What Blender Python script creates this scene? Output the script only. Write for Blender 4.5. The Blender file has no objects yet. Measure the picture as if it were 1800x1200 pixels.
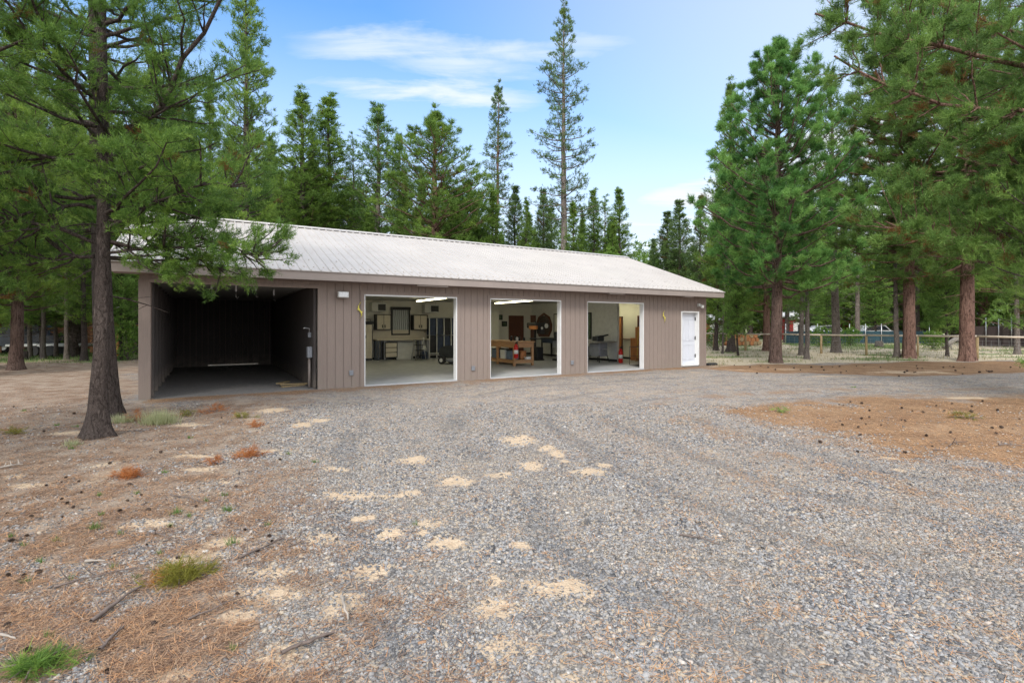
SUN_E = 1.6
SKY_S = .15
SKY_TINT = (.5, .93, 1.17, 1)
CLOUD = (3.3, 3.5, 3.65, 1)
FILL_CLOUD = (8.6, 8.6, 8.6, 1)  # colour of the bright cloud added out of view as fill light
EXPO = 1.0
import bpy, math, random
import numpy as np
from mathutils import Vector, Matrix
random.seed(7)
PI = math.pi
scene = bpy.context.scene
COL = scene.collection
F, HOR, CH = 900.0, 572.0, 1.6          # focal length and horizon in photo pixels, eye height in metres

def ground_at(px, py):
    Y = CH * F / (py - HOR)
    return ((px - 900.0) / F * Y, Y)

# ------------------------------------------------------------------ tagging
def tag(o, label=None, cat=None, group=None, kind=None):
    if label: o['label'] = label
    if cat: o['category'] = cat
    if group: o['group'] = group
    if kind: o['kind'] = kind
    return o

def thing(name, label, cat, loc=(0, 0, 0), rz=0.0, group=None, scale=1.0):
    o = bpy.data.objects.new(name, None)
    COL.objects.link(o)
    o.location = loc
    o.rotation_euler = (0, 0, rz)
    o.scale = (scale,) * 3
    o.empty_display_size = 0.2
    return tag(o, label, cat, group)

def dup(root, loc, rz=0.0, label=None, scale=None, group=None, cat=None):
    r = root.copy(); COL.objects.link(r)
    r.location = loc
    r.rotation_euler = (0, 0, rz)
    if scale is not None: r.scale = scale if hasattr(scale, '__len__') else (scale,) * 3
    if label: r['label'] = label
    if group: r['group'] = group
    elif 'group' in r.keys() and group == '': del r['group']
    if cat: r['category'] = cat
    for ch in list(root.children):
        c = ch.copy(); COL.objects.link(c); c.parent = r
        for g in ch.children:
            d = g.copy(); COL.objects.link(d); d.parent = c
    return r

# ------------------------------------------------------------------ numpy noise
def _hash(ix, iy, iz, seed):
    n = (ix.astype(np.int64) * 374761393 + iy.astype(np.int64) * 668265263 + iz.astype(np.int64) * 2147483647 + seed * 974711) & 0xffffffff
    n = ((n ^ (n >> 13)) * 1274126177) & 0xffffffff
    n = ((n ^ (n >> 16)) * 2246822519) & 0xffffffff
    return ((n ^ (n >> 15)) & 0xffffff) / float(0xffffff)

def vnoise(x, y, seed=0):
    x = np.asarray(x, float); y = np.asarray(y, float)
    ix, iy = np.floor(x), np.floor(y)
    fx, fy = x - ix, y - iy
    fx = fx * fx * (3 - 2 * fx); fy = fy * fy * (3 - 2 * fy)
    z = np.zeros_like(ix)
    a = _hash(ix, iy, z, seed); b = _hash(ix + 1, iy, z, seed)
    c = _hash(ix, iy + 1, z, seed); d = _hash(ix + 1, iy + 1, z, seed)
    return (a * (1 - fx) + b * fx) * (1 - fy) + (c * (1 - fx) + d * fx) * fy

def fbm(x, y, seed=0, oct=4):
    s, a, t = 0, 0.5, 0
    for i in range(oct):
        s = s + a * vnoise(np.asarray(x) * 2 ** i, np.asarray(y) * 2 ** i, seed + i * 17); t += a; a *= 0.5
    return s / t

def sstep(a, b, x):
    t = np.clip((x - a) / (b - a), 0, 1)
    return t * t * (3 - 2 * t)

# ------------------------------------------------------------------ mesh from arrays
def mesh_from(name, verts, faces, k, attrs=None, smooth=False):
    """verts (n,3), faces (m,k) ints"""
    me = bpy.data.meshes.new(name)
    verts = np.ascontiguousarray(verts, dtype=np.float32); faces = np.ascontiguousarray(faces, dtype=np.int32)
    n, m = len(verts), len(faces)
    me.vertices.add(n); me.vertices.foreach_set('co', verts.ravel())
    me.loops.add(m * k); me.loops.foreach_set('vertex_index', faces.ravel())
    me.polygons.add(m)
    me.polygons.foreach_set('loop_start', np.arange(0, m * k, k, dtype=np.int32))
    if smooth: me.polygons.foreach_set('use_smooth', np.ones(m, dtype=bool))
    me.update(calc_edges=True)
    for an, av in (attrs or {}).items():
        a = me.attributes.new(an, 'FLOAT', 'POINT')
        a.data.foreach_set('value', np.ascontiguousarray(av, dtype=np.float32))
    return me

def link(name, me, mat, parent=None, loc=None):
    o = bpy.data.objects.new(name, me); COL.objects.link(o)
    if mat is not None: me.materials.append(mat)
    if parent is not None: o.parent = parent
    if loc is not None: o.location = loc
    return o

class MB:
    """collects boxes, bars, tubes and prisms and links them as ONE mesh object"""
    def __init__(s): s.v = []; s.f = []; s.sm = []
    def add(s, vs, fs, smooth=False):
        b = len(s.v); s.v += [tuple(p) for p in vs]
        for f in fs: s.f.append([i + b for i in f]); s.sm.append(smooth)
        return s
    def box(s, x0, x1, y0, y1, z0, z1, rot=None, piv=None, bev=0.0):
        if bev > 0:
            b = min(bev, abs(x1-x0)*.45, abs(y1-y0)*.45, abs(z1-z0)*.45)
            vs = []; fs = []
            # chamfered box: 24 verts
            for sx in (0, 1):
                for sy in (0, 1):
                    for sz in (0, 1):
                        X = (x0, x1)[sx]; Y = (y0, y1)[sy]; Z = (z0, z1)[sz]
                        ix = b if sx == 0 else -b; iy = b if sy == 0 else -b; iz = b if sz == 0 else -b
                        vs += [(X, Y + iy, Z + iz), (X + ix, Y, Z + iz), (X + ix, Y + iy, Z)]
            I = lambda a, c, d, k: ((a * 2 + c) * 2 + d) * 3 + k
            for a in (0, 1):
                q = [I(a,0,0,0), I(a,1,0,0), I(a,1,1,0), I(a,0,1,0)]; fs.append(q if a else q[::-1])
                q = [I(0,a,0,1), I(1,a,0,1), I(1,a,1,1), I(0,a,1,1)]; fs.append(q[::-1] if a else q)
                q = [I(0,0,a,2), I(1,0,a,2), I(1,1,a,2), I(0,1,a,2)]; fs.append(q if a else q[::-1])
            for a in (0, 1):
                for c in (0, 1):
                    fl = (a + c) % 2
                    q = [I(a,c,0,0), I(a,c,0,1), I(a,c,1,1), I(a,c,1,0)]; fs.append(q if fl else q[::-1])
                    q = [I(a,0,c,0), I(a,1,c,0), I(a,1,c,2), I(a,0,c,2)]; fs.append(q if fl else q[::-1])
                    q = [I(0,a,c,1), I(0,a,c,2), I(1,a,c,2), I(1,a,c,1)]; fs.append(q if fl else q[::-1])
            for a in (0, 1):
                for c in (0, 1):
                    for d in (0, 1):
                        q = [I(a,c,d,0), I(a,c,d,1), I(a,c,d,2)]; fs.append(q if (a+c+d) % 2 else q[::-1])
        else:
            vs = [(x0,y0,z0),(x1,y0,z0),(x1,y1,z0),(x0,y1,z0),(x0,y0,z1),(x1,y0,z1),(x1,y1,z1),(x0,y1,z1)]
            fs = [(3,2,1,0),(4,5,6,7),(0,1,5,4),(1,2,6,5),(2,3,7,6),(3,0,4,7)]
        if rot is not None:
            M = Matrix.Rotation(rot[1], 3, rot[0]); p = Vector(piv or ((x0+x1)/2,(y0+y1)/2,(z0+z1)/2))
            vs = [tuple(M @ (Vector(q) - p) + p) for q in vs]
        return s.add(vs, fs)
    def tube(s, pts, r, n=8, cap=True):
        pts = [Vector(p) for p in pts]
        if not hasattr(r, '__len__'): r = [r] * len(pts)
        vs = []; fs = []
        for i, p in enumerate(pts):
            t = (pts[min(i+1, len(pts)-1)] - pts[max(i-1, 0)]).normalized()
            a = Vector((0,0,1)) if abs(t.z) < 0.9 else Vector((1,0,0))
            u = t.cross(a).normalized(); w = t.cross(u)
            for k in range(n):
                an = 2*PI*k/n
                vs.append(tuple(p + (u*math.cos(an) + w*math.sin(an)) * r[i]))
        for i in range(len(pts)-1):
            for k in range(n):
                fs.append((i*n+k, (i+1)*n+k, (i+1)*n+(k+1) % n, i*n+(k+1) % n))
        s.add(vs, fs, True)
        if cap:
            b = len(s.v) - len(vs)
            s.f.append([b+k for k in range(n)]); s.sm.append(False)
            s.f.append([b+(len(pts)-1)*n+k for k in range(n)][::-1]); s.sm.append(False)
        return s
    def lathe(s, prof, n=16, c=(0,0,0)):
        vs = []; fs = []
        for (r, z) in prof:
            for k in range(n):
                a = 2*PI*k/n; vs.append((c[0]+r*math.cos(a), c[1]+r*math.sin(a), c[2]+z))
        for i in range(len(prof)-1):
            for k in range(n): fs.append((i*n+k, i*n+(k+1) % n, (i+1)*n+(k+1) % n, (i+1)*n+k))
        fs.append(tuple(range(n))[::-1]); fs.append(tuple((len(prof)-1)*n+k for k in range(n)))
        return s.add(vs, fs, True)
    def prism(s, poly, y0, y1):
        """poly in x,z extruded along y"""
        n = len(poly)
        vs = [(p[0], y0, p[1]) for p in poly] + [(p[0], y1, p[1]) for p in poly]
        fs = [tuple(range(n)), tuple(range(2*n-1, n-1, -1))] + [(i, i+n, (i+1) % n+n, (i+1) % n) for i in range(n)]
        return s.add(vs, fs)
    def build(s, name, mat, parent=None, loc=None):
        me = bpy.data.meshes.new(name); me.from_pydata(s.v, [], s.f)
        me.polygons.foreach_set('use_smooth', s.sm)
        me.update()
        return link(name, me, mat, parent, loc)

# ------------------------------------------------------------------ materials
class NT:
    def __init__(s, name):
        s.m = bpy.data.materials.new(name); s.m.use_nodes = True
        s.t = s.m.node_tree; s.t.nodes.clear()
        s.out = s.t.nodes.new('ShaderNodeOutputMaterial')
    def n(s, ty, ins=None, **kw):
        x = s.t.nodes.new(ty)
        for k, v in kw.items(): setattr(x, k, v)
        for k, v in (ins or {}).items(): s.set(x.inputs[k], v)
        return x
    def set(s, inp, v):
        if isinstance(v, bpy.types.NodeSocket): s.t.links.new(v, inp)
        elif isinstance(v, tuple) and len(v) == 3 and inp.type == 'RGBA': inp.default_value = (*v, 1)
        else: inp.default_value = v
    def coord(s, which='Object'): return s.n('ShaderNodeTexCoord').outputs[which]
    def pos(s): return s.n('ShaderNodeNewGeometry').outputs['Position']
    def mapv(s, vec, scale=(1,1,1), rot=(0,0,0), loc=(0,0,0)):
        return s.n('ShaderNodeMapping', {'Vector': vec, 'Scale': scale, 'Rotation': rot, 'Location': loc}).outputs[0]
    def noise(s, vec, scale, detail=3.0, rough=0.55, out='Fac', dist=0.0):
        return s.n('ShaderNodeTexNoise', {'Vector': vec, 'Scale': scale, 'Detail': detail, 'Roughness': rough, 'Distortion': dist}).outputs[out]
    def voro(s, vec, scale, feature='F1', out='Distance', rnd=1.0):
        return s.n('ShaderNodeTexVoronoi', {'Vector': vec, 'Scale': scale, 'Randomness': rnd}, feature=feature).outputs[out]
    def math(s, op, a, b=0.0, c=None, clamp=False):
        x = s.t.nodes.new('ShaderNodeMath'); x.operation = op; x.use_clamp = clamp
        s.set(x.inputs[0], a); s.set(x.inputs[1], b)
        if c is not None: s.set(x.inputs[2], c)
        return x.outputs[0]
    def mix(s, f, a, b, mode='MIX'):
        x = s.t.nodes.new('ShaderNodeMix'); x.data_type = 'RGBA'; x.blend_type = mode; x.clamp_factor = True
        s.set(x.inputs[0], f); s.set(x.inputs[6], a); s.set(x.inputs[7], b)
        return x.outputs[2]
    def ramp(s, f, stops, interp='LINEAR'):
        x = s.t.nodes.new('ShaderNodeValToRGB'); s.set(x.inputs[0], f)
        cr = x.color_ramp; cr.interpolation = interp
        while len(cr.elements) < len(stops): cr.elements.new(0.5)
        for e, (p, c) in zip(cr.elements, stops):
            e.position = p; e.color = (*c, 1) if hasattr(c, '__len__') else (c, c, c, 1)
        return x.outputs[0]
    def rng(s, v, a, b, c=0.0, d=1.0, smooth=False):
        x = s.n('ShaderNodeMapRange', {'Value': v, 'From Min': a, 'From Max': b, 'To Min': c, 'To Max': d})
        if smooth: x.interpolation_type = 'SMOOTHSTEP'
        return x.outputs[0]
    def attr(s, name): return s.n('ShaderNodeAttribute', attribute_name=name).outputs['Fac']
    def bump(s, h, dist=0.01, strength=1.0, normal=None):
        x = s.n('ShaderNodeBump', {'Height': h, 'Distance': dist, 'Strength': strength})
        if normal is not None: s.set(x.inputs['Normal'], normal)
        return x.outputs[0]
    def bsdf(s, color, rough=0.7, metal=0.0, normal=None, spec=0.5, **kw):
        b = s.n('ShaderNodeBsdfPrincipled', {'Base Color': color, 'Roughness': rough, 'Metallic': metal, 'Specular IOR Level': spec})
        for k, v in kw.items(): s.set(b.inputs[k], v)
        if normal is not None: s.set(b.inputs['Normal'], normal)
        s.t.links.new(b.outputs[0], s.out.inputs[0])
        return b

def simple(name, c, rough=0.6, metal=0.0, var=0.12, scale=6.0, bump=0.0, stretch=(1,1,1), spec=0.4):
    t = NT(name); v = t.mapv(t.coord(), stretch)
    n = t.noise(v, scale, 5.0)
    dk = tuple(x * (1 - var) for x in c); lt = tuple(min(1, x * (1 + var)) for x in c)
    colr = t.mix(t.rng(n, .3, .7), dk, lt)
    nrm = t.bump(t.noise(v, scale * 6, 3.0), bump) if bump else None
    t.bsdf(colr, t.rng(n, .3, .7, rough - .08, min(1, rough + .08)), metal, nrm, spec)
    return t.m

M = {}
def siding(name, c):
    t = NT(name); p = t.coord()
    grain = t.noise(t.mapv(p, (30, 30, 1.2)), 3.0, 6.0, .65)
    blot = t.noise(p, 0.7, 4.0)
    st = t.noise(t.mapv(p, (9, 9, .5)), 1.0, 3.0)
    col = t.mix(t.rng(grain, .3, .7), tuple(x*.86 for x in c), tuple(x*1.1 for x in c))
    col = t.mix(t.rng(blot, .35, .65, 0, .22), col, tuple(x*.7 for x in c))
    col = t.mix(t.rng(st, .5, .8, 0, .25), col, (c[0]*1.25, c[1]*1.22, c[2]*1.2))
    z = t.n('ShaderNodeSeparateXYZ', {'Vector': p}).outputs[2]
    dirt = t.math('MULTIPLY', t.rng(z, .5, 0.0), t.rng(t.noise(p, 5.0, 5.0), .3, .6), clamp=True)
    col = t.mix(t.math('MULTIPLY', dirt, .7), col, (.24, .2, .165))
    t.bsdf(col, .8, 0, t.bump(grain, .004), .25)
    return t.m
M['siding'] = siding('siding_paint', (.25, .198, .17))
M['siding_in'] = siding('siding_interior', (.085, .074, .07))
M['trim'] = simple('fascia_paint', (.27, .225, .2), .65, var=.08, scale=2.0, bump=.001)
M['soffit'] = simple('soffit_paint', (.2, .155, .138), .7, var=.08)
M['white'] = simple('white_paint', (.68, .68, .67), .5, var=.05, scale=3)
M['door_white'] = simple('white_door_paint', (.58, .6, .65), .4, var=.04, scale=2)
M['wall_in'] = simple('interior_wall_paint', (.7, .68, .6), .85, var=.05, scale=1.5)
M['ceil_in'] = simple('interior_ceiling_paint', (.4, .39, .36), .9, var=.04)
M['beige'] = simple('beige_enamel', (.56, .5, .39), .45, var=.05)
M['white_dull'] = simple('off_white_plastic', (.6, .6, .57), .5, var=.08)
M['black'] = simple('black_plastic', (.02, .02, .022), .45, var=.3)
M['dark_steel'] = simple('dark_steel', (.045, .05, .055), .4, .4, var=.25)
M['steel'] = simple('galvanised_steel', (.5, .5, .5), .4, .8, var=.2, scale=12)
M['grey'] = simple('grey_enamel', (.2, .21, .23), .45, var=.15)
M['navy'] = simple('navy_box', (.03, .045, .085), .5, var=.3)
M['wood'] = simple('bench_wood', (.42, .23, .11), .55, var=.25, scale=3, stretch=(1, 1, 12))
M['wood_dk'] = simple('dark_brown_wood', (.12, .045, .028), .45, var=.3, scale=3, stretch=(8, 8, .6))
M['wood_or'] = simple('orange_wood', (.42, .17, .06), .5, var=.25, scale=3, stretch=(8, 8, .6))
M['red'] = simple('red_enamel', (.55, .02, .015), .3, var=.08)
M['label_white'] = simple('paper_label', (.75, .75, .72), .6, var=.06)
M['yellow'] = simple('yellow_paint', (.6, .52, .08), .45, var=.1)
M['green_pic'] = simple('picture_print', (.08, .12, .07), .5, var=.8, scale=18)
M['blue_bin'] = simple('blue_grey_plastic', (.12, .16, .22), .45, var=.3, scale=10)
M['mirror'] = simple('mirror_glass', (.35, .37, .33), .08, .9, var=.1)
M['rubber'] = simple('rubber_tyre', (.025, .025, .025), .8, var=.2)
M['barn_red'] = simple('barn_red_boards', (.3, .035, .03), .75, var=.2, stretch=(6, 6, .4))
M['roof_white'] = simple('white_metal_roof', (.72, .72, .74), .4, .1, var=.06)
M['teal_screen'] = simple('teal_privacy_screen', (.018, .05, .066), .75, var=.35, scale=1.5)
M['brown_screen'] = simple('brown_board_screen', (.07, .05, .045), .8, var=.25, stretch=(8, 8, .3))
M['rail'] = simple('weathered_rail_wood', (.55, .47, .37), .8, var=.2, scale=5, bump=.003)
M['post'] = simple('fence_post_wood', (.34, .25, .13), .85, var=.3, scale=7, stretch=(4, 4, .7), bump=.004)
M['wire'] = simple('fence_wire', (.28, .28, .27), .5, .6, var=.1)
M['car_white'] = simple('white_car_paint', (.8, .8, .82), .2, var=.03)
M['car_dark'] = simple('dark_car_paint', (.03, .04, .055), .2, var=.1)
M['glass_dark'] = simple('dark_glass', (.02, .025, .03), .08, var=.1)
M['cabin_log'] = simple('cabin_boards', (.26, .11, .045), .75, var=.35, scale=2, stretch=(.5, .5, 9))
M['concrete'] = None
t = NT('sealed_floor'); p = t.coord()
t.bsdf(t.mix(t.rng(t.noise(p, 2.5, 6), .3, .7), (.36, .37, .38), (.45, .455, .46)), t.rng(t.noise(p, 6, 4), .3, .7, .3, .5), 0, None, .5)
M['concrete'] = t.m

t = NT('ribbed_metal_roof'); p = t.coord()
c = t.mix(t.rng(t.noise(p, .8, 5), .3, .7), (.385, .355, .325), (.445, .41, .375))
c = t.mix(t.rng(t.noise(t.mapv(p, (14, .5, 1)), 1.0, 4), .5, .8, 0, .35), c, (.4, .35, .32))
t.bsdf(c, .42, 0, t.bump(t.noise(p, 3.0, 3), .003), .5)
M['roof'] = t.m

t = NT('blind_panel'); p = t.coord()
w = t.n('ShaderNodeTexWave', {'Vector': p, 'Scale': 3.2, 'Distortion': 1.5, 'Detail': 2.0}, bands_direction='X').outputs['Fac']
t.bsdf(t.mix(t.rng(w, .55, .95), (.2, .22, .21), (.62, .66, .66)), .35)
M['blind'] = t.m

def emit(name, c, s):
    t = NT(name); e = t.n('ShaderNodeEmission', {'Color': c, 'Strength': s}); t.t.links.new(e.outputs[0], t.out.inputs[0]); return t.m
M['tube'] = emit('lit_fluorescent_tube', (1.0, .93, .6), 8.5)

def bark(name, dark, mid, light, sc=1.0, plate=.35):
    t = NT(name); p = t.coord()
    d = t.noise(t.mapv(p, (1, 1, .5)), 5*sc, 4, .6, 'Color')
    v = t.mapv(p, (1, 1, .15))
    vv = t.n('ShaderNodeVectorMath', {0: v, 1: t.n('ShaderNodeVectorMath', {0: d, 1: (.22, .22, .12)}, operation='MULTIPLY').outputs[0]}, operation='ADD').outputs[0]
    n1 = t.noise(vv, 16*sc, 5, .62); n2 = t.noise(t.mapv(vv, (1, 1, 2.5)), 42*sc, 6, .75)
    e = t.voro(vv, 13*sc, 'DISTANCE_TO_EDGE'); cell = t.voro(t.mapv(vv, (1, 1, 2)), 22*sc, 'F1', 'Color')
    ridge = t.math('MULTIPLY', t.rng(e, 0, .16, .35, 1), t.rng(n1, .36, .56, .15, 1))
    h = t.math('ADD', t.math('MULTIPLY', ridge, .8), t.math('MULTIPLY', n2, .5))
    big = t.noise(p, 1.3, 4)
    c = t.mix(t.rng(n2, .3, .7), mid, light)
    c = t.mix(t.math('MULTIPLY', cell, .55), c, mid)
    c = t.mix(t.rng(big, .4, .7, 0, .5), c, light)
    c = t.mix(t.rng(ridge, .05, .6), dark, c)
    t.bsdf(c, .9, 0, t.bump(h, .03), .12)
    return t.m
M['bark_grey'] = bark('grey_brown_bark', (.032, .024, .021), (.082, .062, .054), (.15, .122, .107), 1.7)
M['bark_brown'] = bark('brown_furrowed_bark', (.045, .028, .022), (.125, .078, .062), (.21, .15, .125), 1.2)
M['bark_red'] = bark('red_brown_bark', (.06, .034, .026), (.185, .1, .075), (.29, .185, .145), 1.0)
M['bark_pale'] = bark('pale_grey_bark', (.07, .056, .05), (.18, .145, .125), (.28, .24, .21), 1.6)
M['dead_wood'] = simple('bleached_dead_wood', (.3, .26, .22), .85, var=.25, scale=8, stretch=(1, 1, 1), bump=.003)
M['twig_wood'] = simple('grey_twig', (.13, .1, .085), .85, var=.3, scale=20)
M['cone'] = simple('pine_cone_scales', (.085, .055, .04), .8, var=.5, scale=40, bump=.01)

def foliage(name, dark, mid, light, dead=(.16, .06, .02), trans=.5):
    t = NT(name); tone = t.attr('tone')
    c = t.ramp(tone, [(0, dark), (.5, mid), (.93, light), (.945, dead), (1, dead)])
    c = t.mix(t.rng(t.noise(t.coord(), .9, 2), .35, .65, 0, .35), c, mid)
    b = t.bsdf(c, .55, 0, None, .3)
    tr = t.n('ShaderNodeBsdfTranslucent', {'Color': c})
    ms = t.n('ShaderNodeMixShader', {0: trans, 1: b.outputs[0], 2: tr.outputs[0]})
    t.t.links.new(ms.outputs[0], t.out.inputs[0])
    return t.m
M['fol_lodge'] = foliage('lodgepole_needles', (0.0575, 0.112, 0.0253), (0.151, 0.251, 0.0481), (0.288, 0.409, 0.0696))
M['fol_olive'] = foliage('olive_needles', (.055, .1, .028), (.135, .24, .055), (.27, .41, .1), (.2, .085, .03))
M['fol_blue'] = foliage('blue_green_needles', (0.0345, 0.106, 0.0278), (0.122, 0.271, 0.0633), (0.288, 0.489, 0.127))
M['fol_near'] = foliage('long_green_needles', (0.0431, 0.0926, 0.0228), (0.122, 0.225, 0.043), (0.273, 0.409, 0.0759))
M['fol_bright'] = foliage('fresh_green_needles', (0.0863, 0.171, 0.038), (0.201, 0.344, 0.0759), (0.388, 0.529, 0.127))
M['fol_dark'] = foliage('dark_far_needles', (0.0504, 0.0926, 0.0329), (0.115, 0.185, 0.0569), (0.215, 0.31, 0.0822))
M['fol_rust'] = foliage('fallen_bough_needles', (.13, .12, .02), (.24, .23, .04), (.3, .28, .06), (.5, .2, .05))
M['fol_orange'] = foliage('dead_orange_needles', (.3, .1, .03), (.45, .17, .055), (.55, .25, .09), (.3, .09, .03))
M['grass_green'] = foliage('green_grass_blades', (.06, .13, .03), (.12, .22, .05), (.2, .3, .09), (.42, .35, .22))
M['grass_pale'] = foliage('pale_grass_blades', (.25, .28, .13), (.42, .44, .24), (.6, .58, .38), (.5, .43, .25))
M['shrub'] = foliage('broad_leaves', (.08, .16, .03), (.17, .3, .06), (.32, .44, .09), (.35, .28, .06))
# ------------------------------------------------------------------ ground
UX, UY = math.cos(math.radians(31.0)), math.sin(math.radians(31.0))
OX, OY = -8.0, 10.99                     # front left corner of the garage
BL, BD = 18.35, 10.0                     # its length and depth
def B(u, v, z=0.0): return (OX + UX*u - UY*v, OY + UY*u + UX*v, z)
BR = math.radians(31.0)
def to_uv(x, y):
    dx, dy = x - OX, y - OY
    return dx*UX + dy*UY, -dx*UY + dy*UX

def poly_sd(px, poly):
    """signed distance to a polygon (negative inside) for arrays x,y"""
    x, y = px; d = np.full(x.shape, 1e9); inside = np.zeros(x.shape, bool)
    n = len(poly)
    for i in range(n):
        (ax, ay), (bx, by) = poly[i][:2], poly[(i+1) % n][:2]
        ex, ey = bx-ax, by-ay
        t = np.clip(((x-ax)*ex + (y-ay)*ey) / (ex*ex+ey*ey+1e-12), 0, 1)
        d = np.minimum(d, np.hypot(x-ax-ex*t, y-ay-ey*t))
        c = ((ay > y) != (by > y)) & (x < (bx-ax)*(y-ay)/(by-ay+1e-12) + ax)
        inside ^= c
    return np.where(inside, -d, d)

G = ground_at
LITTER = [(-60, 60), (-60, 0.3), (-0.9, 0.3), G(700, 1230), G(610, 1120), G(560, 1000), G(500, 900), G(470, 820), G(440, 760), G(520, 700), B(.2, -.3), B(-.1, 0), B(-.4, 10), B(-.4, 60)]
ISLAND = [G(1300, 722), G(1400, 708), G(1520, 700), G(1650, 698), G(1800, 699), (22, 13), (26, 4), (9, 3.9), G(1800, 835), G(1700, 815), G(1600, 795), G(1480, 770), G(1370, 745)]
BAND = [G(1232, 648), G(1300, 643), G(1362, 640), G(1480, 642), G(1600, 636), G(1800, 636), (60, 21), (60, 17), G(1800, 655), G(1600, 660), G(1400, 656), G(1300, 655)]
DRIVE_N = [G(1240, 650), G(1300, 643), G(1400, 640), G(1800, 634), (80, 20.5), (300, 30), (300, 400), (-300, 400), B(-4, 60), B(18.5, 10.3), B(18.5, 0)]
SAND = [(912,772,28,8),(961,786,12,4),(980,796,12,6),(933,815,22,8),(992,810,11,4),(1062,813,15,4),(1038,827,27,6),(875,830,22,5),(800,845,28,9),
 (728,808,26,8),(718,864,18,5),(788,955,38,13),(912,959,17,7),(990,1034,62,21),(866,1020,14,9),(870,1067,40,20),(886,1150,52,42),(1003,1196,48,12),
 (756,920,20,8),(742,938,14,6),(531,750,15,4),(590,821,22,4),(467,791,16,3),(354,799,40,3),(354,823,22,3),(398,847,18,4),(617,867,48,8),(267,921,48,9),
 (342,979,38,14),(396,950,28,8),(562,950,38,12),(683,940,24,8),(650,1000,38,14),(470,1004,38,12),(479,1042,52,14),(596,1062,32,28),(500,1154,55,25),
 (429,1079,30,14),(54,850,22,5),(29,835,14,4),(183,815,14,4),(290,1190,45,15),(1560,802,13,2.5),(1580,824,12,3),(560,742,20,3),(480,720,24,3),
 (690,870,24,5),(120,760,30,3),(330,745,26,2.5),(1700,700,30,2),(640,905,22,5)]
_S = []
for (a, b_, w, h) in SAND:
    cx, cy = G(a, b_); y1 = G(a, b_-h)[1]; y0 = G(a, b_+h)[1]
    _S.append((cx, (y0+y1)/2, w*1.22/F*cy, max((y1-y0)/2*1.2, .05)))

def masks(x, y):
    x = np.asarray(x, float); y = np.asarray(y, float)
    r = np.hypot(x, y)
    n1 = fbm(x*.9, y*.9, 3); n2 = fbm(x*2.7+5, y*2.7, 11, 5); n3 = fbm(x*.35, y*.35, 23)
    lit = sstep(.9, -1.1, poly_sd((x, y), LITTER) + (n1-.5)*2.2 + (n2-.5)*1.6)
    # thinner litter where gravel shows through, near the viewer
    near = sstep(6.5, 3.0, y) * sstep(-6, -1, x)
    lit = lit * (1 - near * sstep(.42, .66, n2) * .6)
    isl = sstep(.95, -.75, poly_sd((x, y), ISLAND) + (n1-.5)*1.6 + (n2-.5)*1.3)
    band = sstep(.4, -.4, poly_sd((x, y), BAND) + (n1-.5)*1.0)
    dI = poly_sd((x, y), ISLAND)
    rings = .5 + .5*np.sin(dI*5.2 + (n1-.5)*3)
    drift = sstep(7.0, .0, dI)**1.3 * (dI > 0) * sstep(-6, 3, x) * (.12 + .5*rings*sstep(.35, .65, n2)) * sstep(1.5, 5, y)
    drift = np.maximum(drift, .28*rings*sstep(.4, .65, n3)*sstep(11, 13, y)*sstep(-9, -4, x)*(lit < .5))
    # strip of needles along the front of the garage
    u, v = to_uv(x, y)
    strip = sstep(-1.3, -.3, v + (n2-.5)*1.4) * (v < .0) * (u > .1) * (u < 19.5) * (.4+.5*n1)
    org = np.maximum.reduce([isl, band, drift, strip])
    org = np.maximum(org, sstep(.64, .9, fbm(x*3.5, y*3.5, 71)) * .3 * (r < 9))
    dry = sstep(.3, -.6, poly_sd((x, y), DRIVE_N) + (n1-.5)*.9) * (1 - band)
    fence_d = (x-21.8)*.8 + (y-24)*.6
    grass = dry * sstep(.53, .68, fbm(x*.5, y*.8, 41)) * .65
    grass = np.maximum(grass, dry * sstep(8, 12, fence_d) * sstep(.46, .58, fbm(x*.25, y*.25, 43)) * (x < y*.78) * .85)
    grass = np.maximum(grass, sstep(20, 24, y) * (x < -12) * sstep(.34, .5, n3) * .9)
    sand = np.zeros_like(x)
    for (cx, cy, a, b_) in _S:
        m = (np.abs(x-cx) < a*2.2) & (np.abs(y-cy) < b_*2.2)
        if not m.any(): continue
        d = np.hypot((x[m]-cx)/a, (y[m]-cy)/b_) + (n2[m]-.5)*.6 + (fbm(x[m]*9, y[m]*9, 77)-.5)*1.0
        sand[m] = np.maximum(sand[m], sstep(1.6, .35, d))
    sand = np.maximum(sand, .45*sstep(.62, .78, fbm(x*1.6+9, y*1.6, 57))*(r < 16)*(x < 3)*(lit > .1))
    sand = np.maximum(sand, .34*sstep(.48, .72, fbm(x*.9+4, y*.9, 101, 5))*(r < 14))
    sand = np.maximum(sand, .7*sstep(.55, .7, fbm(x*.5+3, y*1.5, 59))*sstep(15.2, 16.2, y)*sstep(20, 18, y)*(x > 6))
    trk = np.zeros_like(x)
    for q_, wd_ in ((.9, .1), (2.4, .11), (3.7, .1), (5.2, .11), (6.6, .1)):
        trk = np.maximum(trk, sstep(wd_+.14, wd_*.3, np.abs(dI + (n3-.5)*1.2 - q_)))
    trk = trk*(lit < .4)*(dry < .3)*sstep(.3, .5, fbm(x*.7, y*.7, 63))*sstep(-5, -2, x)
    inb = ((u > -.1) & (u < BL+.05) & (v > .05) & (v < BD)).astype(float)
    return dict(track=trk*(1-inb), litter=lit*(1-inb), orange=org*(1-inb), sand=sand*(1-inb), grass=grass*(1-inb), dry=dry*(1-inb), inside=inb)

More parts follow.
